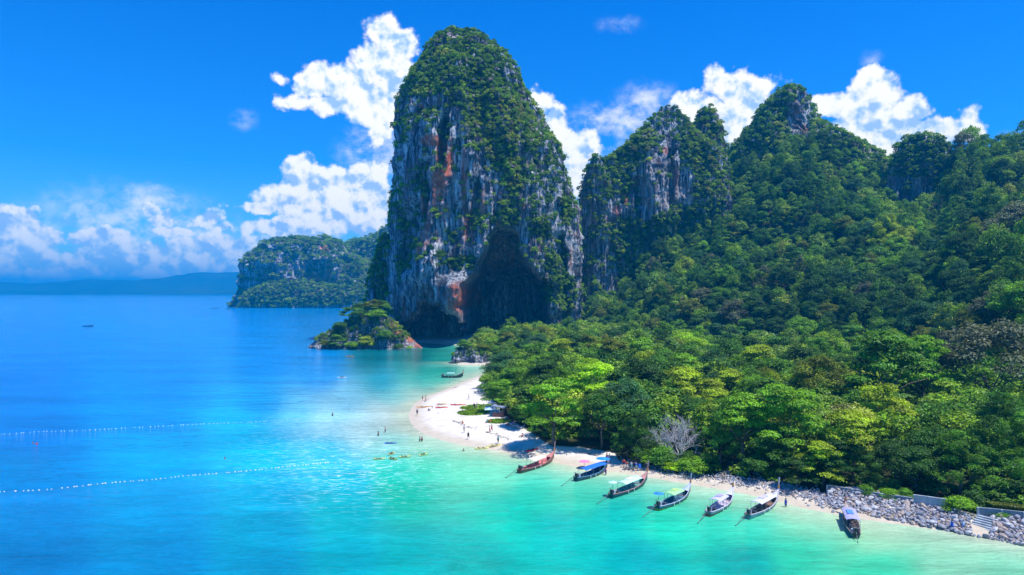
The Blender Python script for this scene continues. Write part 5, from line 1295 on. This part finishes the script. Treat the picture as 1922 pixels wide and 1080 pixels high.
def body(pose):
    # pelvis 0, waist 1, chest 2, neck 3, head 4, crown 5
    if pose == 'sit':
        J = [(0, 0, .14, .15, .12), (0, -.04, .32, .13, .10), (0, -.08, .54, .16, .11), (0, -.07, .68, .055, .055), (0, -.05, .78, .085, .095), (0, -.05, .88, .075, .085)]
        legs = [[(s * .10, .10, .14, .09, .09), (s * .13, .42, .42, .062, .062), (s * .12, .70, .08, .042, .042), (s * .12, .86, .04, .04, .03)] for s in (1, -1)]
        arms = [[(s * .19, -.08, .60, .055, .055), (s * .27, -.20, .36, .04, .04), (s * .28, -.30, .08, .03, .03), (s * .28, -.34, .02, .035, .02)] for s in (1, -1)]
    else:
        st = {'stand': .04, 'walk': .24, 'reach': .10}[pose]
        J = [(0, 0, .93, .16, .12), (0, .0, 1.10, .13, .10), (0, .0, 1.34, .17, .115), (0, .01, 1.49, .055, .055), (0, .02, 1.60, .085, .098), (0, .02, 1.70, .078, .088)]
        legs = [[(s * .09, 0, .86, .095, .095), (s * .10, s * st * .6 + .03, .50, .066, .066), (s * .10, s * st - (.08 if s < 0 and pose == 'walk' else 0), .10, .042, .042), (s * .11, s * st + .10, .035, .042, .03)] for s in (1, -1)]
        aw = {'stand': .02, 'walk': .16, 'reach': 0}[pose]
        arms = [[(s * .20, 0, 1.40, .06, .06), (s * .27, -s * aw * .5, 1.14, .042, .042), (s * .29, -s * aw + .06, .90, .032, .032), (s * .29, -s * aw + .10, .80, .036, .022)] for s in (1, -1)]
        if pose == 'reach': arms[0] = [(.20, 0, 1.40, .06, .06), (.34, .12, 1.40, .042, .042), (.30, .34, 1.50, .032, .032), (.28, .42, 1.55, .036, .022)]
    E = [(0, 1), (1, 2), (2, 3), (3, 4), (4, 5)]
    for ch, r in ((legs[0], 0), (legs[1], 0), (arms[0], 2), (arms[1], 2)):
        p = r
        for q in ch: J.append(q); E.append((p, len(J) - 1)); p = len(J) - 1
    return skinned('body', J, E), J
BODY = {p: body(p) for p in ('stand', 'walk', 'sit', 'reach')}
def clothes(pose, kind):
    J = BODY[pose][1]; m = MB(); V = lambda i: Vector(J[i][:3])
    if kind in ('shirt', 'dress'):
        m.tube([V(0) + Vector((0, 0, .02)), V(1), V(2), V(2) + Vector((0, 0, .10))], [.165, .155, .19, .12], 10)
        for a in (14, 18): m.tube([V(a), (V(a) + V(a + 1)) / 2], [.075, .07], 7)
    if kind == 'shorts' or kind == 'dress':
        w = .175 if kind == 'shorts' else .19
        m.tube([V(0) + Vector((0, 0, .10)), V(0) + Vector((0, 0, -.02))], [w, w], 10)
        for a in (6, 10): m.tube([V(a) + Vector((0, 0, .04)), V(a) * .4 + V(a + 1) * .6], [.115, .10 if kind == 'shorts' else .13], 8)
    return m.mesh(kind, M_CLOTH, True)
CL = {(p, k): clothes(p, k) for p in BODY for k in ('shirt', 'shorts', 'dress')}
def hair(pose):
    J = BODY[pose][1]; m = MB(); c = J[4]; m.ball((c[0], c[1] - .02, c[2] + .03), (.098, .112, .125), 8, 5, True); m.tube([(c[0], c[1] - .07, c[2] + .08), (c[0], c[1] - .09, c[2] - .07)], [.07, .045], 6); return m.mesh('hair', M_HAIR, True)
HR = {p: hair(p) for p in BODY}
def person(px, py, pose, top, bottom, label, skin=(.42, .25, .17), rz=None, wade=0.0, at=None, group=None):
    if at: x, y, z = at
    elif wade: x, y, z = G(px, py, 0.0); z = -wade
    else: x, y, z = on_ground(px, py); z = max(z, 0)
    root = empty('person', (x, y, z), rz if rz is not None else (px * 1.7) % 6.28); tag(root, label, 'person', group)
    b = link('body', BODY[pose][0], root); b.color = (*skin, 1)
    h = link('hair', HR[pose], root)
    if bottom: s = link('shorts', CL[(pose, 'shorts')], root); s.color = (*bottom, 1)
    if top: t = link('shirt', CL[(pose, 'shirt')], root); t.color = (*top, 1)
    return root
BLK, NAVY, WHT, RED, BLU, TEAL, PNK, ORG, GRY, PUR = (.02, .02, .025), (.02, .03, .12), (.75, .75, .75), (.55, .03, .03), (.02, .12, .6), (.05, .35, .4), (.7, .2, .3), (.7, .2, .05), (.25, .25, .27), (.2, .05, .4)
P_ = [(793, 752, 'stand', None, BLK, 'dark swimsuited person standing at the spit edge facing the bay', 0), (799, 752, 'stand', None, ORG, 'tanned person in orange trunks beside the dark one at the spit edge', 0),
 (783, 780, 'walk', NAVY, NAVY, 'person in dark blue walking on the spit below the orange kayak', 0), (805, 772, 'sit', GRY, BLK, 'person in grey crouched beside the orange kayak', 0),
 (871, 813, 'stand', GRY, BLK, 'person in grey standing behind the dark-clothed walker', 0), (879, 825, 'walk', BLK, BLK, 'tall person in black walking at the water line', 0),
 (919, 813, 'stand', None, RED, 'sunburnt person in red trunks on the sand below the grass patch', 0), (923, 811, 'walk', PNK, RED, 'person in pink next to the red trunks wearer', 0),
 (935, 833, 'stand', TEAL, BLK, 'person in teal shirt alone near the kayak beach', 0), (980, 821, 'sit', PNK, BLK, 'person sitting at the edge of the tree shadow', 0),
 (868, 796, 'sit', ORG, None, 'person sunbathing on an orange towel', 0), (895, 768, 'stand', GRY, GRY, 'person in grey beside the grass patch', 0), (890, 768, 'stand', BLK, NAVY, 'person in black by the grass patch', 0), (880, 751, 'stand', WHT, GRY, 'person in white on the open sand behind the kayaks', 0),
 (788, 829, 'stand', None, BLK, 'bather in black wading off the spit, seaward one of two', .5), (792, 829, 'stand', PNK, BLK, 'bather in pink wading off the spit, landward one of two', .5), (870, 847, 'stand', None, NAVY, 'bather chest deep below the beach walkers', 1.15),
 (710, 819, 'stand', None, BLK, 'dark bather standing in the shallows beyond the spit', .5), (723, 812, 'stand', None, NAVY, 'slim bather standing deeper beyond the spit', .4), (624, 781, 'stand', None, BLK, 'lone bather standing on the pale sand shoal', .7),
 (1139, 867, 'stand', ORG, BLK, 'person in an orange shirt beside the blue boat sunshade', 0), (1144, 868, 'stand', GRY, BLK, 'person in grey behind the blue boat sunshade', 0),
 (1171, 878, 'stand', RED, NAVY, 'person in a red shirt at the head of the beach group', 0), (1176, 883, 'walk', RED, WHT, 'person in red and white carrying a bag toward the boats', 0), (1185, 883, 'walk', WHT, TEAL, 'person in white shirt and teal shorts in the beach group', 0),
 (1194, 884, 'reach', BLU, TEAL, 'person in a bright blue shirt in the beach group', 0), (1213, 884, 'stand', BLK, BLK, 'person in black behind the prow of the teal boat', 0), (1218, 880, 'stand', PUR, GRY, 'person in purple next to the teal boat prow', 0),
 (1137, 892, 'stand', PUR, PUR, 'person in purple standing in the water at the blue boat prow', .3), (1475, 952, 'stand', BLU, BLU, 'person in blue wading beside the last lavender boat', .3), (1405, 890, 'stand', (.25, .55, .8), (.25, .55, .8), 'person in a pale blue dress in the shade of the trees', 0),
 (1787, 997, 'reach', BLU, BLU, 'person in blue bending at the foot of the boulders', .1), (1808, 997, 'walk', (.5, .65, .85), (.3, .4, .6), 'person in pale blue walking before the beach steps', .1),
 (62, 833, 'stand', None, BLK, 'seaward of two swimmers far out between the float lines', 1.2), (69, 834, 'stand', RED, BLK, 'swimmer in red far out between the float lines', 1.2), (422, 862, 'stand', None, BLK, 'lone swimmer in the middle of the blue water', 1.25),
 (954, 790, 'sit', PNK, BLK, 'person in pink sitting near the beach stall', 0), (962, 793, 'sit', BLK, None, 'person in black sitting near the beach stall', 0), (914, 794, 'sit', TEAL, BLK, 'person in teal sitting by the small grass patch', 0), (920, 794, 'sit', ORG, BLK, 'person in orange sitting by the small grass patch', 0)]
for q in P_: person(q[0], q[1], q[2], q[3], q[4], q[5], wade=q[6], skin=[(.42, .25, .17), (.55, .33, .24), (.28, .15, .09)][int(q[0]) % 3])
o = MB().box((0, 0, 0), (.55, .3, .7), taper=.7)
bx, by, bz = on_ground(1197, 884); tag(link('bag', o.box((0, -.17, -.05), (.4, .12, .4), taper=.8).mesh('bag', paint((.02, .15, .65))), None, None, (bx + .35, by, bz + .9)), 'bright blue bag carried by the person in a blue shirt', 'bag')

# ------------------------------------------------------------------ kayaks and paddle craft
def kayak(px, py, rz, c, label, water=False, rider=None, L=3.6, group=None):
    x, y, z = G(px, py) if water else on_ground(px, py)
    root = empty('kayak', (x, y, max(z, 0) + .02), rz); tag(root, label, 'kayak', group)
    m = MB(); V = []; S = [(-.5, .03, .30), (-.42, .45, .26), (-.2, .9, .22), (0, 1, .20), (.2, .9, .22), (.42, .45, .26), (.5, .03, .30)]
    for s, w, zt in S: W = w * .38; V += [(s * L, W, zt), (s * L, W * .8, .06), (s * L, 0, 0 if abs(s) < .45 else .14), (s * L, -W * .8, .06), (s * L, -W, zt), (s * L, 0, zt + .05 if abs(s) > .3 else zt - .10)]
    Fq = []
    for i in range(6):
        for k in range(6): k2 = (k + 1) % 6; Fq.append((i * 6 + k, i * 6 + k2, (i + 1) * 6 + k2, (i + 1) * 6 + k))
    m.add(V, Fq); m.obj('hull', paint(c, .4), root, True)
    for s in (-.16, .12): m = MB(); m.box((s * L, 0, .18), (.45, .42, .05)); m.box((s * L - .24, 0, .30), (.05, .40, .26)); m.obj('seat', paint((.03, .03, .03)), root)
    m = MB(); m.tube([(-.9, .15, .33), (.9, -.1, .35)], .02, 4); m.box((.95, -.1, .35), (.32, .03, .14)); m.box((-.95, .15, .33), (.32, .03, .14)); m.obj('paddle', paint((.6, .6, .1)), root)
    if rider: person(px, py, 'sit', rider, BLK, 'paddler seated in the ' + label, rz=rz - pi / 2, at=(x, y, .12))
kayak(797, 765, .15, (.75, .30, .03), 'orange kayak lying on the sand near the spit edge', L=4.6)
kayak(829, 766, .05, (.70, .05, .03), 'short red kayak lying between the orange ones')
kayak(860, 761, -.08, (.75, .08, .02), 'long red-orange kayak beside the grass patch', L=4.6)
kayak(829, 760, .05, (.6, .35, .2), 'pale tan kayak behind the short red one', L=3.0)
kayak(999, 846, .75, (.75, .015, .06), 'bright red kayak at the water edge below the big tree', L=4.2)
kayak(657, 670, .1, (.80, .28, .02), 'orange kayak with a paddler off the islet', True, ORG, 4.4)
kayak(642, 710, .6, (.65, .75, .85), 'white kayak with a paddler out in the bay', True, NAVY, 3.6)
for i, (a, b, r) in enumerate([(712, 863, .2), (735, 853, 1.2), (760, 859, .4), (795, 855, .9), (738, 863, -.5)]):
    kayak(a, b, r, (.55, .70, .30) if i != 1 else (.60, .50, .25), ['pale yellow kayak farthest out below the spit', 'pale orange kayak second from the beach in the group off the spit', 'pale yellow kayak angled in the middle of the group off the spit', 'pale yellow kayak closest to the beach off the spit', 'pale yellow kayak just behind the farthest one'][i], True, None, 2.4, 'kayaks floating off the sand spit')
kayak(733, 833, .1, (.05, .25, .7), 'blue kayak floating in the pale shallows', True, None, 2.6)
kayak(905, 843, .3, (.75, .70, .25), 'pale yellow kayak in the shallows', True, None, 3.4); kayak(930, 838, .4, (.75, .65, .25), 'pale yellow kayak beached near the teal-shirted person', False, None, 3.2)
x, y, z = on_ground(1097, 880); u = empty('beach_umbrella', (x, y, z)); tag(u, 'pink beach umbrella leaning behind the blue boat', 'umbrella'); m = MB(); m.add([(0, 0, 1.7)] + [(cos(k * pi / 5) * 1.1, sin(k * pi / 5) * 1.1, 1.35) for k in range(10)], [(0, 1 + k, 1 + (k + 1) % 10) for k in range(10)]); m.obj('umbrella_canopy', paint((.75, .22, .40)), u); m = MB(); m.tube([(0, 0, 0), (0, 0, 1.7)], .025, 5); m.obj('umbrella_pole', M_DARK, u)

# ------------------------------------------------------------------ beach stall and its loungers
def stall():
    x, y, z = on_ground(938, 781); root = empty('beach_stall', (x, y, z), -.3); tag(root, 'small dark beach stall with grey tilted roof at the forest edge', 'stall')
    m = MB(); m.box((0, 0, 2.5), (3.6, 3.0, .12), ry=.12); m.obj('roof', paint((.20, .24, .32), .8), root)
    for sx in (-1, 1):
        for sy in (-1, 1): m = MB(); m.tube([(sx * 1.5, sy * 1.2, 0), (sx * 1.5, sy * 1.2, 2.5)], .06, 5); m.obj('post', M_WOOD, root)
    m = MB(); m.box((0, -1.1, .5), (2.8, .5, 1.0)); m.obj('counter', paint((.18, .07, .06)), root); m = MB(); m.box((1.2, .2, .9), (.6, 1.8, 1.8)); m.obj('shelf', paint((.10, .06, .08)), root)
    m = MB(); m.box((-.6, -1.1, 1.15), (.5, .3, .3)); m.obj('cool_box', paint((.1, .25, .5)), root)
    x, y, z = on_ground(921, 777); t = empty('beach_tent', (x, y, z)); tag(t, 'pale blue tarpaulin shelter beside the stall', 'shelter'); m = MB(); m.add([(-1.6, -1.2, 1.2), (1.6, -1.2, 1.3), (1.5, 1.2, 1.9), (-1.5, 1.2, 1.9), (-1.6, -1.2, 1.14), (1.6, -1.2, 1.24), (1.5, 1.2, 1.84), (-1.5, 1.2, 1.84)], [(0, 1, 2, 3), (7, 6, 5, 4), (0, 4, 5, 1), (1, 5, 6, 2), (2, 6, 7, 3), (3, 7, 4, 0)]); m.obj('tarpaulin', paint((.45, .62, .75)), t)
    for sx, sy, h in ((-1.5, -1.1, 1.2), (1.5, -1.1, 1.25), (1.4, 1.1, 1.85), (-1.4, 1.1, 1.85)): m = MB(); m.tube([(sx, sy, 0), (sx, sy, h)], .03, 4); m.obj('tent_pole', M_DARK, t)
    spots = [(952, 799, 'red', (.6, .05, .05)), (960, 800, 'pink', (.6, .25, .3)), (968, 802, 'white', (.75, .75, .75)), (976, 804, 'blue', (.1, .2, .5)), (966, 796, 'dark', (.05, .06, .1))]
    for a, b, nm, c in spots:
        x, y, z = on_ground(a, b); l = empty('sun_lounger', (x, y, z), .5 + a * .3); tag(l, 'sun lounger with %s cushion near the tree shadow by the stall' % nm, 'lounger', 'sun loungers beside the stall')
        m = MB(); m.box((0, 0, .32), (.65, 1.3, .08)); m.obj('seat', paint(c), l); m = MB(); m.box((0, .85, .52), (.65, .65, .08), rx=.7); m.obj('backrest', paint(c), l)
        for sx in (-.28, .28):
            for sy in (-.5, .6): m = MB(); m.box((sx, sy, .15), (.05, .05, .3)); m.obj('leg', M_WOOD, l)
stall()

# ------------------------------------------------------------------ swimming-area float lines
M_FLOAT = paint((.80, .80, .70), .5); M_ROPE = paint((.10, .22, .25), .8)
def float_line(pts, n, label, sz=1.0):
    P = smooth_line([G(*p)[:2] for p in pts], 10); root = empty('float_line', (*P[0], 0)); tag(root, label, 'float line', 'float lines marking the swimming area')
    A = np.array(P); seg = np.hypot(*(A[1:] - A[:-1]).T); cs = np.concatenate([[0], np.cumsum(seg)]); r = random.Random(n)
    m = MB(); m.tube([(q[0] - P[0][0], q[1] - P[0][1], .01) for q in P], .02, 4); m.obj('rope', M_ROPE, root)
    fm = MB().ball((0, 0, 0), (.19, .14, .13), 8, 4).mesh('float', M_FLOAT, True)
    for k in range(n):
        if r.random() < .10: continue
        t = cs[-1] * (k + r.uniform(-.3, .3)) / n; x = np.interp(t, cs, A[:, 0]) - P[0][0]; y = np.interp(t, cs, A[:, 1]) - P[0][1]
        o = link('float', fm, root); o.location = (x, y, .08); s = r.uniform(.6, 1.0) * sz; o.scale = (s, s, s); o.rotation_euler = (0, 0, r.uniform(0, 3))
float_line([(-80, 818), (5, 816), (75, 811), (150, 809), (260, 803), (370, 797), (470, 793), (580, 786)], 84, 'farther line of white floats strung across the blue water to the shoal', .8)
float_line([(-80, 928), (5, 924), (90, 920), (200, 908), (290, 901), (350, 894), (430, 888), (520, 879), (600, 871), (645, 869)], 88, 'nearer line of white floats curving from the left towards the spit')

# ------------------------------------------------------------------ sea haze
def haze():
    m = bpy.data.materials.new('haze'); m.use_nodes = True; g = NT(m.node_tree); g.n.clear(); out = g.n.new('ShaderNodeOutputMaterial'); v = g.n.new('ShaderNodeVolumePrincipled')
    v.inputs['Color'].default_value = (*HAZE_COL, 1); v.inputs['Density'].default_value = HAZE_DENSITY; v.inputs['Anisotropy'].default_value = 0.0; v.inputs['Absorption Color'].default_value = (0, 0, 0, 1)
    g.l.new(v.outputs[0], out.inputs['Volume'])
    mb = MB(); mb.box((0, 6800, 140), (46000, 15600, 294)); o = mb.obj('haze', m)
    tag(o, 'thin blue sea haze over the whole bay', kind='stuff'); o.display_type = 'WIRE'
HAZE_DENSITY = 0.00020; HAZE_COL = (0.0, 0.46, 1.0)
haze()
